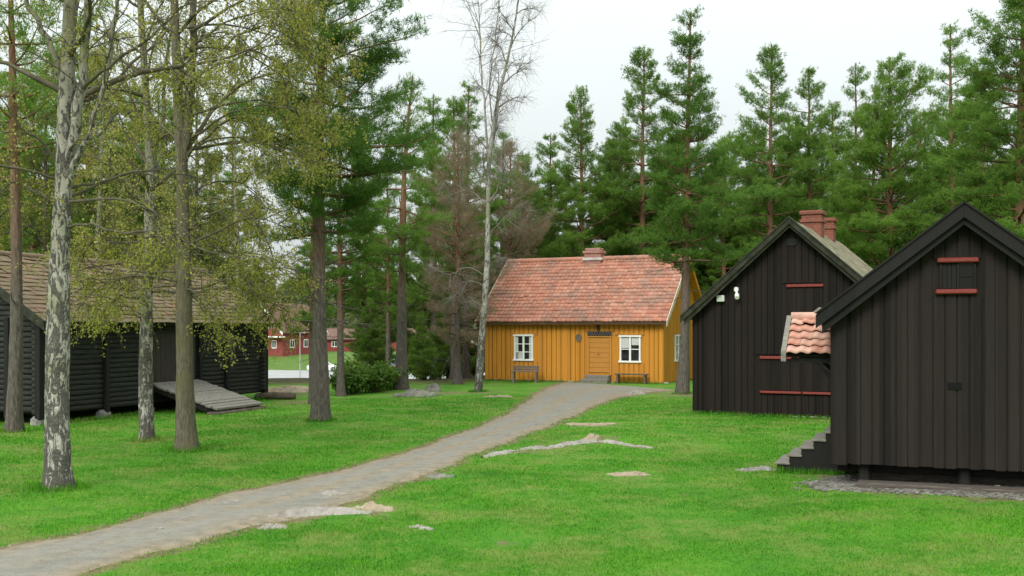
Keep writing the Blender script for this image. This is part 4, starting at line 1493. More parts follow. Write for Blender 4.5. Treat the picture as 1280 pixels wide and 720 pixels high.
# ================================================================== village beyond the slope
def red_house(name, px, Y, ang, L, Dp, E, Rr, label, wins, white=True, gablewin=True):
    x = X(px, Y)
    root = empty(name, (x, Y, gz(x, Y)), ang)
    w = MB()
    w.prism([(0, 0, -1), (0, 0, E), (Dp / 2, 0, Rr), (Dp, 0, E), (Dp, 0, -1)], (0, L, 0))
    w.build('wall', simple('falu_red_boards', (.25, .055, .05), .85, .25, 2, (8, 8, .5)), root)
    sl = (Rr - E) / (Dp / 2)
    r = MB()
    f = lambda q: E + sl * q + .22
    r.slab([(-.5, -.5, f(-.5)), (Dp / 2, -.5, f(Dp / 2)), (Dp / 2, L + .5, f(Dp / 2)), (-.5, L + .5, f(-.5))], .2)
    r.slab([(Dp + .5, -.5, f(-.5)), (Dp / 2 + .002, -.5, f(Dp / 2)), (Dp / 2 + .002, L + .5, f(Dp / 2)), (Dp + .5, L + .5, f(-.5))], .2)
    ro = r.build('roof', simple('brown_far_roof', (.15, .088, .066), .9, .25, 1.5), root)
    for yy in (-.55, L + .51):
        for sg in (0, 1):
            b = MB()
            xa = -.5 if sg == 0 else Dp + .5
            b.prism([(xa, yy, f(-.5) - .32), (Dp / 2, yy, f(Dp / 2) - .32), (Dp / 2, yy, f(Dp / 2) + .06), (xa, yy, f(-.5) + .06)], (0, .05, 0))
            b.build('bargeboard', M['white_paint'], ro)
    def win(face, a, z, ww=.95, hh=1.25):
        mfr, mp_ = MB(), MB()
        if face == 'g':
            mfr.box(a - ww / 2, a + ww / 2, -.06, .01, z, z + hh); 
            for c in (-1, 1):
                mp_.box(a + c * ww * .22 - ww * .16, a + c * ww * .22 + ww * .16, -.08, -.05, z + .14, z + hh - .14)
        else:
            mfr.box(Dp - .01, Dp + .06, a - ww / 2, a + ww / 2, z, z + hh)
            for c in (-1, 1):
                mp_.box(Dp + .05, Dp + .08, a + c * ww * .22 - ww * .16, a + c * ww * .22 + ww * .16, z + .14, z + hh - .14)
        o = mfr.build('window', M['white_paint'], root)
        mp_.build('pane', M['glass'], o)
    for q in wins:
        win(*q)
    tag(root, label, 'house')
    return root


rh = red_house('red_house', 304, 163, R(-32), 9, 8.3, 3.5, 7.6, 'red wooden house with white bargeboards beyond the road', [('g', 6.0, 3.9, 1.2, 1.1), ('g', 6.6, .9), ('g', 4.0, .9), ('s', 2, 1.0), ('s', 5.0, 1.0), ('s', 7.6, 1.0)])
q = MB(); q.box(5.4, 8.9, -1.2, -.05, 2.55, 2.75); q.build('porch_canopy', M['white_paint'], rh)
red_house('red_house', 398, 186, R(-82), 26, 7, 2.1, 3.7, 'long low red building behind the parked cars', [('s', 3 + k * 5.2, .75, 1.0, 1.0) for k in range(2)])
red_house('red_house', 556, 150, R(-40), 9, 7, 2.7, 5.4, 'red gabled cottage glimpsed left of the ochre house', [('g', 4, .9), ('s', 2.5, .9), ('s', 6, .9)])

# cars
def car(px, Y, colour, label, ang=0., name='parked_car'):
    x = X(px, Y)
    root = empty(name, (x, Y, gz(x, Y) + .05), ang)
    b = MB()
    prof = [(-2.05, .30), (-2.1, .62), (-2.0, .82), (-1.75, .90), (-1.15, .95), (-1.0, .95), (1.0, .93), (1.25, .90), (1.95, .78), (2.08, .60), (2.05, .30), (1.7, .24), (-1.7, .24)]
    sec = [(-.84, .97), (-.78, 1.0), (.78, 1.0), (.84, .97)]
    P = np.array([[(px_ * sc, yy, .60 + (pz - .60) * sc) for (px_, pz) in prof] for (yy, sc) in sec])
    k = len(prof)
    i = np.arange(3)[:, None]; j = np.arange(k)[None]; j2 = (j + 1) % k
    b.add(P.reshape(-1, 3), np.stack([i * k + j, i * k + j2, (i + 1) * k + j2, (i + 1) * k + j], -1).reshape(-1, 4))
    b.f.append(np.array([list(range(k))[::-1]])); b.f.append(np.array([[3 * k + q for q in range(k)]]))
    paint = Mat('car_paint', .3, .5); paint.col(colour)
    b.build('body', paint.m, root)
    c = MB()
    lo_, hi_ = [(-1.7, .90), (1.05, .90)], [(-1.25, 1.42), (.35, 1.42)]
    c.hexa([(-1.7, -.76, .90), (1.1, -.76, .90), (1.1, .76, .90), (-1.7, .76, .90), (-1.3, -.62, 1.40), (.35, -.62, 1.40), (.35, .62, 1.40), (-1.3, .62, 1.40)])
    c.build('cabin_glass', M['glass'], root)
    r = MB()
    r.hexa([(-1.36, -.64, 1.39), (.40, -.64, 1.39), (.40, .64, 1.39), (-1.36, .64, 1.39), (-1.25, -.58, 1.45), (.25, -.58, 1.45), (.25, .58, 1.45), (-1.25, .58, 1.45)])
    for s in (-1, 1):
        for (a0, a1) in (((-1.72, .9), (-1.33, 1.4)), ((-.45, .93), (-.42, 1.4)), ((1.12, .9), (.37, 1.4))):
            r.beam((a0[0], s * .775, a0[1]), (a1[0], s * .635, a1[1]), .08, .05)
    r.build('roof', paint.m, root)
    for sx_ in (-1.3, 1.32):
        for sy_ in (-.80, .80):
            t = MB()
            t.tube([(sx_, sy_ - .1, .31), (sx_, sy_ + .1, .31)], .31, 14, True)
            to = t.build('wheel', simple('tyre', (.02, .02, .02), .9, .1), root)
            h_ = MB(); h_.tube([(sx_, sy_ - .112, .31), (sx_, sy_ + .112, .31)], .18, 10, True); h_.build('rim', simple('hub', (.45, .45, .46), .4), to)
    for s in (-.55, .55):
        l = MB(); l.box(2.0, 2.085, s - .15, s + .15, .60, .74); l.build('headlight', simple('headlight', (.7, .72, .72), .2), root)
        l = MB(); l.box(-2.09, -2.02, s - .15, s + .15, .64, .80); l.build('tail_light', simple('tail_light', (.4, .02, .02), .3), root)
    tag(root, label, 'car', 'cars parked beyond the lawn')


car(404, 140, (.75, .76, .78), 'white car parked behind the dark-crowned pine trunk', .1)
car(474, 139, (.62, .64, .66), 'silver-white car seen above the bushes', 3.2)
car(503, 146, (.10, .17, .26), 'dark blue car beside the tall red-stemmed pine', .05)
car(541, 139, (.42, .06, .06), 'small red car right of the tall red-stemmed pine', 0.1)
car(588, 143, (.70, .72, .72), 'white car left of the ochre house wall', .2)
for (px, Y, Hh, lab, c_) in ((375, 122, 5.2, 'slim grey lamp post beside the far road', (.35, .35, .34)), (455, 158, 6.0, 'pale flagpole standing before the long red building', (.72, .72, .70))):
    x = X(px, Y)
    rt_ = empty('lamp_post' if px == 375 else 'flagpole', (x, Y, gz(x, Y)))
    p = MB(); p.tube([(0, 0, -.2), (0, 0, Hh * .5), (0, 0, Hh)], [.075, .06, .045], 8, True); p.build('pole', simple('pole_paint', c_, .5, .1), rt_)
    hd = MB()
    if px == 375:
        hd.tube([(0, 0, Hh), (.25, 0, Hh + .08), (.6, 0, Hh + .06)], [.05, .08, .06], 8, True); hd.build('lamp_head', simple('lamp_head', (.3, .3, .3), .5), rt_)
    else:
        hd.tube([(0, 0, Hh), (0, 0, Hh + .1), (0, 0, Hh + .18)], [.06, .09, .02], 8, True); hd.build('finial', simple('finial', (.6, .5, .2), .4), rt_)
    tag(rt_, lab, 'lamp post' if px == 375 else 'flagpole')


# ================================================================== trees
def poly(pts, Y, bx, depth=None):
    """Photo polyline (px, row) at distance Y -> local points of a tree whose foot is at X(bx, Y)."""
    pts = np.array(pts, float)
    xx = X(pts[:, 0], Y) - X(bx, Y)
    zz = EYE + (HZ - pts[:, 1]) / F * Y
    yy = np.zeros(len(pts)) if depth is None else np.array(depth, float)
    return np.stack([xx, yy, zz], -1)


def foot(p, Y, bx):
    p[:, 2] -= gz(X(bx, Y), Y)
    p[0, 2] = 0
    return p


# big birch, left foreground
Y1 = 14.4
tp = foot(poly([(73, 612), (71, 520), (72, 430), (74, 340), (77, 270), (80, 220), (82, 150), (85, 80), (88, 0), (92, -120), (96, -300), (98, -520)], Y1, 73), Y1, 73)
lim = []
for pts, r, dy in (
        ([(80, 225), (96, 170), (108, 110), (117, 50), (124, 0), (130, -120), (133, -320)], .085, -.5),
        ([(79, 105), (66, 60), (52, 25), (42, 0), (25, -60), (5, -180)], .05, -.5),
        ([(76, 260), (100, 205), (124, 160), (146, 100), (160, 45), (170, 5), (182, -80), (190, -200)], .05, -.9),
        ([(88, 128), (120, 108), (160, 88), (205, 70), (245, 45), (285, 20)], .030, -1.2),
        ([(82, 282), (115, 285), (150, 292), (190, 297), (232, 296)], .022, -1.0),
        ([(82, 238), (112, 228), (150, 212), (185, 205), (220, 215)], .022, .8),
        ([(74, 205), (58, 180), (40, 168), (28, 140)], .024, -.4),
        ([(76, 262), (50, 240), (20, 232), (-20, 236)], .022, -.8),
        ([(96, 125), (110, 118), (150, 70), (185, 30), (215, -30)], .03, .9),
        ([(84, 195), (110, 183), (150, 178), (180, 160)], .02, -1.),
        ([(90, -60), (60, -130), (30, -260)], .05, .6), ([(92, -100), (130, -180), (170, -300)], .05, -.6)):
    p = poly(pts, Y1, 73); p[:, 1] = np.linspace(0, dy, len(p)); lim.append((p, r))
low = [(np.array([.2, -.1, 3.9]), nz([.8, -.2, .1]), 2.0), (np.array([.1, 0, 4.2]), nz([-.8, -.3, .2]), 1.8), (np.array([.1, .1, 4.0]), nz([.4, .9, .1]), 1.9)]
t1 = broadleaf('birch_tree', 101, tp, .185, lim, 20, 2.6, .40, 6, 6, 12, .036, 'birch_bark', 'spring_leaf', .30, .0042, low=low, flare=1.4)
place(t1, X(73, Y1), Y1, 'large forked birch with blotched white bark, nearest of the left trees')

Y2 = 20.7
tp = foot(poly([(183, 550), (182, 470), (183, 380), (186, 300), (188, 220), (184, 140), (179, 60), (175, 0), (172, -100), (170, -260)], Y2, 183), Y2, 183)
lim = []
for pts, r, dy in (([(187, 260), (196, 190), (199, 120), (203, 60), (208, 0), (212, -80)], .05, .5), ([(186, 345), (150, 345), (115, 335), (85, 338)], .022, -.8), ([(186, 330), (205, 305), (235, 290), (262, 288)], .02, -.6),
                   ([(184, 160), (160, 120), (140, 60), (120, 10)], .03, .7), ([(184, 395), (150, 392), (120, 380)], .015, -.6), ([(182, 110), (200, 70), (230, 30)], .03, -.8)):
    p = poly(pts, Y2, 183); p[:, 1] = np.linspace(0, dy, len(p)); lim.append((p, r))
low = [(np.array([0, 0, 3.5]), nz([cos(a), sin(a), .25]), 2.1) for a in (-.4, .5, 2.2, 3.3, 4.4, 5.2)] + [(np.array([0, 0, z]), nz([cos(a), sin(a), .05]), 1.9) for z, a in ((3.0, 3.0), (3.2, 3.6), (2.9, -.2), (3.1, -.8), (3.3, .3), (2.8, 2.6))]
t2 = broadleaf('birch_tree', 102, tp, .15, lim, 24, 2.5, .30, 6, 6, 13, .040, 'birch_bark', 'spring_leaf', .32, .0045, low=low)
place(t2, X(183, Y2), Y2, 'slim mottled birch standing before the barn ramp')

Y3 = 19.0
tp = foot(poly([(233, 565), (231, 480), (230, 380), (229, 300), (228, 220), (224, 150), (221, 80), (218, 0), (214, -120), (210, -300)], Y3, 233), Y3, 233)
lim = []
for pts, r, dy in (([(228, 200), (234, 140), (237, 70), (238, 0), (243, -120), (246, -260)], .11, .3), ([(229, 290), (262, 270), (300, 262), (335, 290), (350, 330)], .022, -.5), ([(229, 200), (270, 165), (310, 150), (345, 165)], .03, -.6),
                   ([(237, 110), (270, 75), (300, 50), (340, 40), (375, 60)], .03, -.5), ([(238, 40), (280, 10), (330, -20), (370, 0)], .035, .4), ([(226, 180), (190, 150), (160, 150)], .025, .7),
                   ([(229, 250), (265, 225), (300, 228), (325, 262)], .022, .6)):
    p = poly(pts, Y3, 233); p[:, 1] = np.linspace(0, dy, len(p)); lim.append((p, r))
low = [(np.array([0, 0, 3.7]), nz([cos(a), sin(a), .2]), 2.0) for a in (.2, 2.5, 3.6, 4.6, 5.6)] + [(np.array([0, 0, z]), nz([cos(a), sin(a), .08]), 2.1) for z, a in ((2.9, .1), (3.1, -.5), (3.2, .5), (2.8, -.15), (3.0, 3.1), (3.2, 2.7), (3.0, 3.7), (2.9, -1.0))] + [(np.array([0, 0, 5.4]), nz([cos(a), sin(a), .35]), 2.6) for a in (-.5, .0, .5, -1.1)] + [(np.array([0, 0, 7.2]), nz([cos(a), sin(a), .4]), 2.7) for a in (-.4, .1, .6, -.9)] + [(np.array([0, 0, z]), nz([cos(a), sin(a), .5]), 3.0) for z, a in ((6.0, .3), (6.6, -.3), (7.6, .35), (8.2, -.15), (8.8, .3), (9.4, -.5), (9.8, .1), (5.6, -.15))]
t3 = broadleaf('leafing_tree', 103, tp, .185, lim, 15, 2.6, .40, 8, 7, 22, .042, 'grey_bark', 'spring_leaf', .38, .0045, low=low, inner=.50)
place(t3, X(233, Y3), Y3, 'grey-brown trunked tree with yellow-green young leaves, right of the slim birch')

# bare pale birch left of the ochre house
Y9 = 36.0
tp = foot(poly([(598, 490), (601, 440), (605, 390), (609, 330), (610, 260), (611, 200), (619, 140), (632, 85), (642, 40), (648, 0), (655, -60)], Y9, 598), Y9, 598)
lim = []
for pts, r, dy in (([(611, 205), (607, 150), (602, 95), (600, 45), (598, 5), (596, -40)], .07, .3), ([(616, 160), (612, 110), (618, 60), (624, 10), (630, -30)], .04, -.4),
                   ([(607, 345), (585, 335), (560, 345), (540, 335)], .035, -.4), ([(606, 360), (590, 352), (575, 362), (556, 380)], .025, .4), ([(609, 300), (625, 280), (645, 262), (660, 255)], .03, -.5),
                   ([(608, 260), (590, 240), (570, 240), (545, 250)], .03, .5), ([(604, 385), (590, 378), (580, 385)], .03, -.3), ([(610, 230), (632, 200), (650, 190)], .03, .4),
                   ([(606, 330), (622, 322), (640, 332)], .025, .3)):
    p = poly(pts, Y9, 598); p[:, 1] = np.linspace(0, dy, len(p)); lim.append((p, r))
t9 = broadleaf('birch_tree', 109, tp, .135, [(p, r * .62) for p, r in lim], 22, 2.2, .42, 11, 10, 0, .03, 'birch_pale', 'spring_leaf', .10, .0042, up0=1.0, twigL=.6, twigmat='pale_twig')
place(t9, X(598, Y9), Y9, 'tall leafless pale birch left of the ochre house')

# the dark-crowned pine
Y5 = 24.6
tp = foot(poly([(401, 529), (400, 440), (399, 340), (398, 260), (399, 180), (401, 100), (404, 0), (408, -80), (412, -130)], Y5, 401), Y5, 401)
p5 = pine(5, tp[-1, 2], .175, 2.35, .36, .36, 6, 1.5, style='broad', needle=.13, mat='needles_dark', stubs=16, path=tp, tuftblades=7, width=.020)
place(p5, X(401, Y5), Y5, 'tall pine with dense dark green crown between barn and path')

# the pine in front of the ochre house gable
Y10 = 35.4
tp = foot(poly([(853, 492), (856, 420), (857, 340), (858, 240), (860, 150), (862, 80), (863, 16)], Y10, 853), Y10, 853)
p10 = pine(10, tp[-1, 2], .16, 2.2, .35, .48, 6, 1.9, style='cone', needle=.12, mat='needles_dark', stubs=8, path=tp, tuftblades=6, width=.024, droopy=.12)
place(p10, X(853, Y10), Y10, 'tall tiered pine standing before the gable of the ochre house')

# tall red-stemmed pine left of the bare birch
Y6 = 38.0
tp = foot(poly([(502, 485), (502, 400), (503, 300), (505, 220), (510, 150), (516, 95)], Y6, 502), Y6, 502)
p6 = pine(6, tp[-1, 2], .185, 1.7, .38, .55, 4, 1.1, style='sparse', needle=.13, mat='needles', stubs=8, path=tp, width=.026)
place(p6, X(502, Y6), Y6, 'tall red-stemmed pine with thin tufted top behind the bushes')

# slim red trunk at the left edge, before the barn
Y4 = 22.3
tp = foot(poly([(17, 541), (20, 450), (21, 340), (19, 240), (17, 160), (15, 60), (12, -60), (8, -160)], Y4, 17), Y4, 17)
p4 = pine(4, tp[-1, 2], .135, 1.9, .50, .5, 4, 1.0, style='sparse', needle=.14, mat='needles_pale', stubs=6, path=tp, width=.024)
place(p4, X(17, Y4), Y4, 'slim brown-barked pine at the left edge before the barn gable')

# ---- wood behind: prototypes, then copies
PROTO = {}


def proto(kind):
    if kind not in PROTO:
        k = {'tall': dict(seed=21, H=14, r0=.19, R0=2.9, cb=.28, whorl=.42, per=5, style='cone'),
             'tall2': dict(seed=22, H=14, r0=.18, R0=2.8, cb=.34, whorl=.46, per=5, style='sparse'),
             'broad': dict(seed=23, H=14, r0=.22, R0=3.7, cb=.14, whorl=.38, per=6, style='broad', mat='needles_pale'),
             'broad2': dict(seed=24, H=14, r0=.21, R0=3.5, cb=.20, whorl=.40, per=6, style='cone', mat='needles_pale'),
             'thin': dict(seed=25, H=14, r0=.15, R0=2.1, cb=.30, whorl=.5, per=4, style='sparse'),
             'thin2': dict(seed=26, H=14, r0=.15, R0=2.4, cb=.26, whorl=.5, per=4, style='cone', mat='needles_pale'),
             'dense': dict(seed=27, H=14, r0=.2, R0=3.6, cb=.10, whorl=.36, per=6, style='cone'),
             'young': dict(seed=28, H=5, r0=.06, R0=1.3, cb=.06, whorl=.28, per=5, style='cone', mat='needles_pale', stubs=0),
             'brown': dict(seed=29, H=11, r0=.16, R0=2.5, cb=.16, whorl=.40, per=5, style='broad', mat='brown_twig', needle=.22, width=.013, tuftblades=4, stubs=10, dens=.95),
             }[kind]
        PROTO[kind] = (pine(**k), k['H'], [False])
    return PROTO[kind]


def put(kind, px, top, Y, label, group, wide=1., rz=None):
    root, H, used = proto(kind)
    wide *= random.uniform(.9, 1.15)
    o = root if not used[0] else dup(root)
    used[0] = True
    x = X(px, Y); z0 = gz(x, Y)
    h = EYE + (HZ - top) / F * Y - z0
    place(o, x, Y, label, 'tree', group, random.uniform(0, 6.28) if rz is None else rz)
    s = h / H
    o.scale = (s * wide * random.uniform(.88, 1.12), s * wide, s)
    return o


GB = 'pines in the wood behind the ochre house'
GR = 'pines in the wood behind the black houses'
GM = 'pines between the barn and the ochre house'
GL = 'trees behind the log barn'
WOODS = [
    # behind the ochre house
    ('tall', 690, 168, 60, 'pine rising behind the left half of the red tiled roof', GB),
    ('broad2', 727, 116, 54, 'broad pointed pine rising just left of the ochre house chimney', GB),
    ('dense', 762, 175, 60, 'pine rising behind the ochre house chimney on its right', GB),
    ('tall2', 803, 58, 54, 'tall open-topped pine left of the tiered pine by the gable', GB),
    ('thin', 782, 150, 62, 'thin pine half hidden left of the open-topped pine', GB),
    ('dense', 828, 205, 56, 'dense low pine behind the tiered pine by the gable', GB),
    ('tall', 905, 195, 56, 'pine showing above the left roof slope of the middle black house', GB),
    ('dense', 655, 190, 58, 'dense pine behind the left end of the red tiled roof', GB),
    # behind the black houses
    ('broad2', 942, 165, 58, 'dense pine left of the middle black house ridge', GR),
    ('tall2', 962, 55, 50, 'tall pine straight above the middle black house ridge', GR, .85),
    ('tall', 1012, 86, 51, 'pine rising behind the brick chimneys', GR, .85),
    ('thin2', 1068, 80, 54, 'narrow pine right of the brick chimneys', GR),
    ('broad', 1112, 72, 43, 'broad full pine standing between the two black gables', GR, .95),
    ('tall', 1150, 140, 56, 'pine partly hidden behind the broad pine', GR),
    ('thin', 1190, 36, 48, 'thin bare-stemmed pine above the near storehouse ridge', GR),
    ('broad2', 1228, 95, 50, 'bushy pine right of the near storehouse ridge', GR),
    ('dense', 1275, -30, 37, 'huge dark pine filling the upper right corner', GR, 1.05),
    ('broad2', 775, 160, 57, 'shared', GB), ('broad', 845, 165, 58, 'shared', GB), ('broad2', 690, 215, 56, 'shared', GB), ('broad', 905, 170, 60, 'shared', GR), ('broad2', 1042, 135, 58, 'shared', GR),
    ('broad2', 1092, 150, 57, 'shared', GR), ('broad', 1215, 120, 56, 'shared', GR), ('broad2', 985, 150, 60, 'shared', GR), ('broad2', 655, 225, 54, 'shared', GB),
    ('dense', 1340, 40, 42, 'pine in the mass at the right picture edge', GR),
    ('dense', 1000, 220, 62, 'shared', GR), ('broad', 1180, 190, 55, 'shared', GR), 
    ('dense', 1225, 215, 60, 'shared', GR), ('dense', 1290, 150, 55, 'shared', GR), ('dense', 865, 230, 60, 'shared', GR),
    # between barn and house
    ('tall2', 426, 150, 34.6, 'grey-stemmed pine at the left end of the bushes', GM),
    ('thin', 389, 200, 31, 'reddish trunk close left of the dark-crowned pine', GM),
    ('thin', 485, 190, 44, 'thin pine left of the tall red-stemmed pine', GM),
    ('tall', 455, 175, 52, 'pine with green crown behind the grey-stemmed pine', GM),
    ('thin2', 543, 118, 52, 'narrow pine behind the brown bare-twigged trees', GM),
    ('tall2', 568, 120, 46, 'left one of two dark straight trunks left of the bare birch', GM, .9),
    ('thin', 583, 108, 47, 'right one of two dark straight trunks left of the bare birch', GM),
    ('tall', 628, 165, 56, 'green pine behind the bare birch', GM),
    ('dense', 530, 255, 60, 'shared', GM), ('broad', 470, 290, 62, 'shared', GM), ('dense', 600, 270, 60, 'shared', GM), ('dense', 560, 280, 66, 'shared', GM), 
    ('young', 550, 385, 47, 'young low pine left of the two dark straight trunks', GM), ('young', 462, 375, 48, 'young low pine behind the bushes', GM), ('young', 525, 395, 44, 'smallest young pine right of the tall red-stemmed pine', GM),
    # brown bare-twigged trees
    ('brown', 572, 165, 42, 'brown bare-twigged tree left of the bare pale birch', 'brown bare-twigged trees'),
    ('brown', 636, 178, 50, 'brown bare-twigged tree at the left end of the red roof', 'brown bare-twigged trees'),
    # behind the barn
    ('dense', 40, 95, 44, 'shared', GL), ('broad', 110, 60, 48, 'shared', GL), ('tall', 165, 110, 42, 'shared', GL), ('broad2', 205, 130, 52, 'shared', GL), ('tall', 262, 190, 47, 'shared', GL),
    ('thin2', 290, 170, 55, 'shared', GL), ('tall2', -30, 60, 46, 'shared', GL), ('dense', 80, 190, 58, 'shared', GL), ('broad', 10, 170, 55, 'shared', GL),
    ('dense', 150, 210, 62, 'shared', GL), ('dense', 235, 235, 66, 'shared', GL),
]
SHARED = {GR: 'green pine filling the wood behind the black houses', GM: 'green pine filling the wood between barn and ochre house', GL: 'green pine filling the wood behind the log barn', GB: 'green pine filling the wood behind the ochre house'}
for e in WOODS:
    kind, px, top, Y, lab, grp = e[:6]
    put(kind, px, top, Y, SHARED[grp] if lab == 'shared' else lab, grp, e[6] if len(e) > 6 else 1.)

# leafing birches behind the barn: one built, the rest copies
tp = np.stack([np.array([0, .05, .1, .05, .15, .2, .3, .3]), np.zeros(8), np.array([0, 1.5, 3, 5, 7, 9, 11, 12.5])], -1)
bp_ = broadleaf('birch_tree', 120, tp, .15, (), 36, 3.0, .22, 7, 6, 22, .062, 'birch_pale', 'spring_leaf', .3, .007)
bg_ = broadleaf('leafing_tree', 121, tp, .15, (), 36, 3.2, .2, 7, 6, 24, .068, 'grey_bark', 'green_leaf', .2, .007)
for k, (pr0, px, Y, s, lab) in enumerate(((bp_, 120, 37, 1.0, 'yellow-green birch behind the middle of the barn roof'), (bg_, 55, 39, 1.0, 'young green tree behind the left part of the barn roof'), (bp_, 300, 40, .95, 'yellow-green birch rising past the right end of the barn roof'),
                                          (bg_, 245, 43, 1., 'young green tree behind the right part of the barn roof'), (bp_, -25, 36, 1., 'yellow-green birch at the left picture edge behind the barn'), (bg_, 180, 48, 1.05, 'young green tree deep behind the barn roof'))):
    o = pr0 if k < 2 else dup(pr0)
    place(o, X(px, Y), Y, lab, 'tree', 'leafing trees behind the barn', k * 1.7, s)


# bushes
def bush(seed, w, d, h, n, mat='bush_leaf', size=.10):
    rg = np.random.default_rng(seed)
    st, lf = MB(), MB()
    P = []
    for q in range(16):
        a = rg.uniform(0, 6.28); r = rg.uniform(.2, 1)
        tip = np.array([cos(a) * w * r, sin(a) * d * r, h * (1 - .45 * r * r) * rg.uniform(.75, 1.1)])
        path = walk(rg, (tip[0] * .15, tip[1] * .15, -.05), nz(tip * np.array([.7, .7, 1.2])), np.linalg.norm(tip), 5, .1)
        st.tube(path, np.linspace(.018, .005, 6), 4)
        k = n // 16
        u = np.sqrt(rg.uniform(.12, 1.05, k))[:, None]
        i_ = np.clip((u[:, 0] * 5).astype(int), 0, 4)
        P.append(path[i_] * (1 - (u * 5 - i_[:, None])) + path[i_ + 1] * (u * 5 - i_[:, None]) + rg.normal(0, 1, (k, 3)) * np.array([w, d, h]) * .13)
    P = np.concatenate(P); P[:, 2] = np.maximum(P[:, 2], .02)
    leaves(lf, P, size, rg, -.2)
    root = empty('bush', (0, 0, 0))
    st.build('stem', M['grey_bark'], root)
    lf.build('foliage', M[mat], root)
    return root


bA, bB = bush(1, .95, .8, .84, 4000), bush(2, 1.0, .8, .76, 3600)
used = set()
for (pr0, px, Y, s, lab) in ((bA, 437, 35.5, .95, 'yellowish green bush at the foot of the grey-stemmed pine'), (bB, 462, 36.5, 1.05, 'leafy green bush in the middle of the bush row'), (bA, 487, 38, 1.0, 'dark green bush close left of the red-stemmed pine'),
                             (bB, 530, 45, .8, 'low bush right of the red-stemmed pine'), (bA, 566, 48, .8, 'low bush behind the two straight dark trunks'), (bB, 447, 40, 1.0, 'bush half hidden at the back of the bush row'),
                             (bA, 594, 52, 1.0, 'low bush at the left corner of the ochre house')):
    o = pr0 if id(pr0) not in used else dup(pr0)
    used.add(id(pr0))
    place(o, X(px, Y), Y, lab, 'bush', 'bushes beyond the lawn crest', px * .7, s)

# far wood on the rise behind the village: one mass
fw = MB()
rg = np.random.default_rng(77)
for q in range(330):
    Y = rg.uniform(225, 330); x = rg.uniform(-.62, .62) * Y
    h = rg.uniform(11, 18); r = rg.uniform(1.8, 3.4)
    nn = 330
    t = rg.uniform(.1, 1, nn); a = rg.uniform(0, 6.28, nn); rr_ = r * (1 - t ** 1.5) ** .7 * np.sqrt(rg.uniform(.2, 1, nn)) + .2
    P = np.stack([x + rr_ * np.cos(a), Y + rr_ * np.sin(a), gz(x, Y) + h * t], -1)
    leaves(fw, P, 1.0, rg, -.3)
    fw.tube([(x, Y, gz(x, Y) - .3), (x, Y, gz(x, Y) + h * .8)], [.2, .06], 4)
tag(fw.build('forest', M['far_leaf']), 'distant mixed wood on the rise behind the red houses', 'forest', kind='stuff')

# ================================================================== grass blades
rg = np.random.default_rng(99)
N = 520000
r = 8.2 * (34 / 8.2) ** rg.uniform(0, 1, N)             # equal numbers per ring of equal ratio: density falls with distance squared
th = rg.uniform(-.62, .62, N)
x, y = r * np.sin(th), r * np.cos(th)
keep = path_dist(x, y) > rg.normal(.0, .13, N)
def inside(loc, ang, x0, x1, y0, y1):
    dx, dy = x - loc[0], y - loc[1]
    u = dx * cos(ang) + dy * sin(ang); v = -dx * sin(ang) + dy * cos(ang)
    return (u > x0) & (u < x1) & (v > y0) & (v < y1)
keep &= ~inside((4.52, 14.9), AS, -.3, 5.2, -.62, 6)
keep &= ~inside((4.63, 26.9), AM, 0, 5, 0, 8)
keep &= ~inside((-10.7, 24), AB, .0, 9.2, 0, 5)
for (wx, wy, wr) in WORN:
    d = np.hypot(x - wx, (y - wy) * .8)
    keep &= ~((d < wr) & (rg.uniform(0, 1, N) < .75 * np.clip(1.25 - d / wr, 0, 1)))
x, y, r = x[keep], y[keep], r[keep]
n = len(x)
pch = .5 + .5 * np.sin(x * 1.7 + 2 * np.sin(y * .9)) * np.sin(y * 1.3 + 1.5 * np.sin(x * .7))
hgt = (.014 + .016 * pch) * rg.uniform(.45, 1.35, n) * (1 + .010 * r)
wid = .0042 * rg.uniform(.7, 1.3, n) * np.clip(r / 9, 1, 3)
az = rg.uniform(0, 6.28, n); ln = rg.uniform(.2, 1.3, n)
b0 = np.stack([x, y, ground_z(x, y) - .003], -1)
sd = np.stack([np.cos(az), np.sin(az), np.zeros(n)], -1) * wid[:, None]
tip = b0 + np.stack([-np.sin(az) * hgt * ln, np.cos(az) * hgt * ln, hgt], -1)
# longer grass left standing round trunks, stones and along walls
ex, ey = [], []
for (tx, ty, tr_, k) in ((X(73, Y1), Y1, .24, 700), (X(183, Y2), Y2, .2, 420), (X(233, Y3), Y3, .24, 520), (X(401, Y5), Y5, .22, 420), (X(598, Y9), Y9, .2, 260), (X(853, Y10), Y10, .2, 260), (X(17, Y4), Y4, .18, 300), (X(522, 34), 34.2, .6, 300)):
    a = rg.uniform(0, 6.28, k); q = tr_ + np.abs(rg.normal(0, .09, k))
    ex.append(tx + q * np.cos(a)); ey.append(ty + q * np.sin(a))
def along(loc, ang, u0, u1, v0, v1, k):
    t = rg.uniform(0, 1, k); w = np.abs(rg.normal(0, .06, k)) + .03
    u = u0 + (u1 - u0) * t + w * np.sign(v1 - v0) * 0; v = v0 + (v1 - v0) * t - w
    ex.append(loc[0] + u * cos(ang) - v * sin(ang)); ey.append(loc[1] + u * sin(ang) + v * cos(ang))
along((4.63, 26.9), AM, 0, 4.9, -.06, -.06, 1500)
along((-1.09, 44.8), AH, 0, 3.6, -.05, -.05, 700); along((-1.09, 44.8), AH, 5.8, 7.8, -.05, -.05, 350)
along((4.52, 14.9), AS, -1.0, 0.1, 1.2, 1.2, 500)
along((-10.7, 24.0), AB, -.2, 3.7, -.1, -.1, 900); along((-10.7, 24.0), AB, 6, 9.2, -.1, -.1, 700)
ex, ey = np.concatenate(ex), np.concatenate(ey)
ne = len(ex)
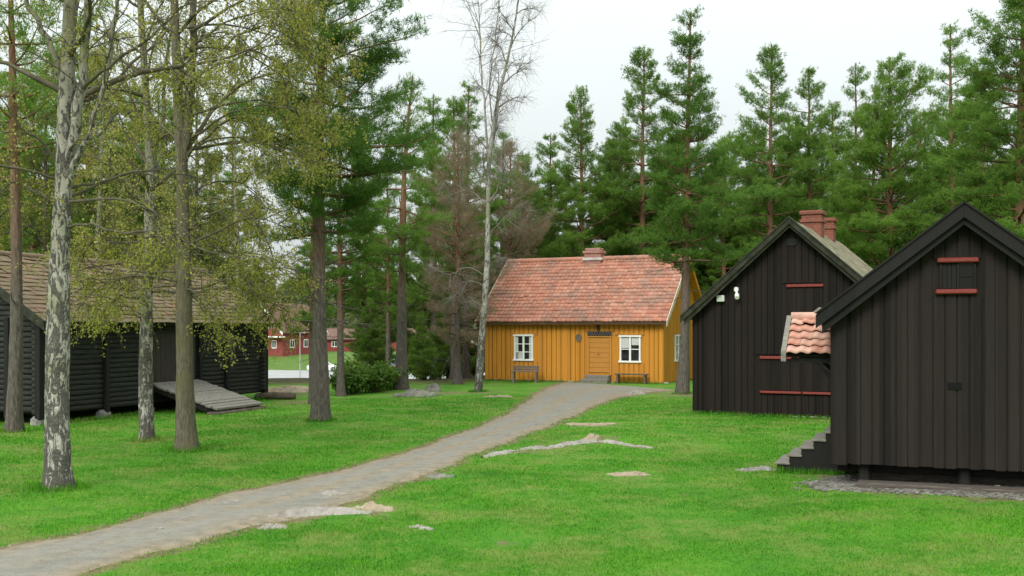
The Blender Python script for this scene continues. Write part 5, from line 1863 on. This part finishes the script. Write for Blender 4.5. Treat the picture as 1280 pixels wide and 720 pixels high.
eh = rg.uniform(.035, .13, ne); ea = rg.uniform(0, 6.28, ne); el_ = rg.uniform(.1, .7, ne)
eb = np.stack([ex, ey, ground_z(ex, ey) - .004], -1)
es = np.stack([np.cos(ea), np.sin(ea), np.zeros(ne)], -1) * (.004 * np.clip(np.hypot(ex, ey) / 12, 1, 2.6))[:, None]
et = eb + np.stack([-np.sin(ea) * eh * el_, np.cos(ea) * eh * el_, eh], -1)
b0, sd, tip = np.concatenate([b0, eb]), np.concatenate([sd, es]), np.concatenate([tip, et])
n = len(b0)
# brown litter of last year's leaves and cones
lt = MB()
k = 2600
tsel = np.array([(X(73, Y1), Y1), (X(183, Y2), Y2), (X(233, Y3), Y3), (X(401, Y5), Y5), (X(598, Y9), Y9), (X(853, Y10), Y10), (0, 17), (3, 13), (-3, 20), (1.5, 24)])
w_i = rg.integers(0, len(tsel), k)
lp_ = tsel[w_i] + rg.normal(0, 1, (k, 2)) * np.where(w_i < 6, 1.3, 3.4)[:, None]
okk = lp_[:, 1] > 8.5
lp_ = lp_[okk]
leaves(lt, np.stack([lp_[:, 0], lp_[:, 1], ground_z(lp_[:, 0], lp_[:, 1]) + .022], -1), .034, rg, 0.)
v_ = lt.v[0].reshape(-1, 4, 3); z0_ = v_[:, :1, 2:3]; v_[:, :, 2:3] = z0_ + (v_[:, :, 2:3] - z0_) * .3
lt.v[0] = v_.reshape(-1, 3)
tag(lt.build('litter', leaf_mat('dry_leaf', (.10, .06, .03), (.24, .16, .085), (.38, .29, .17), .2, 2., .1)), 'scattered dry brown leaves lying on the lawn', 'leaf litter', kind='stuff')
# loose stones on the gravel path
ps = MB()
for q in range(900):
    k = rg.integers(20, NPATH - 1)
    e = rg.beta(.6, .6) if rg.uniform() < .7 else rg.uniform()
    x_, y_ = pl[k] * (1 - e) + pr[k] * e + rg.normal(0, .06, 2)
    if y_ > 36: continue
    sz = rg.uniform(.006, .02) * (1.8 if rg.uniform() < .07 else 1)
    v_ = ico * sz * rg.uniform(.7, 1.3, 3) * (1 + rg.normal(0, .12, (8, 3))); a = rg.uniform(0, 6.28)
    v_ = np.stack([v_[:, 0] * cos(a) - v_[:, 1] * sin(a), v_[:, 0] * sin(a) + v_[:, 1] * cos(a), v_[:, 2] * .7], -1)
    ps.add(v_ + np.array([x_, y_, gz(x_, y_) + .03 * (1 - abs(2 * e - 1))]), icf)
    ps.f.append(np.array([[ps.n - 4, ps.n - 3, ps.n - 2, ps.n - 1]]))
tag(ps.build('gravel', M['stone']), 'loose pale stones lying along the path', 'gravel', kind='stuff')
gm = MB()
gm.add(np.stack([b0 - sd, b0 + sd, tip], 1).reshape(-1, 3), np.arange(3 * n).reshape(-1, 3))
m = Mat('grass_blade', .7, .04)
c = lawn_colour(m, m.coord('Object'), m.n('NewGeometry').outputs['Random Per Island'])
m.col(c)
tr = m.n('BsdfTranslucent', Color=c)
ms = m.n('MixShader', Fac=.4)
m.t.links.new(m.b.outputs[0], ms.inputs[1]); m.t.links.new(tr.outputs[0], ms.inputs[2]); m.t.links.new(ms.outputs[0], m.out.inputs[0])
tag(gm.build('grass', m.m), 'short green grass of the lawn', 'grass', kind='stuff')
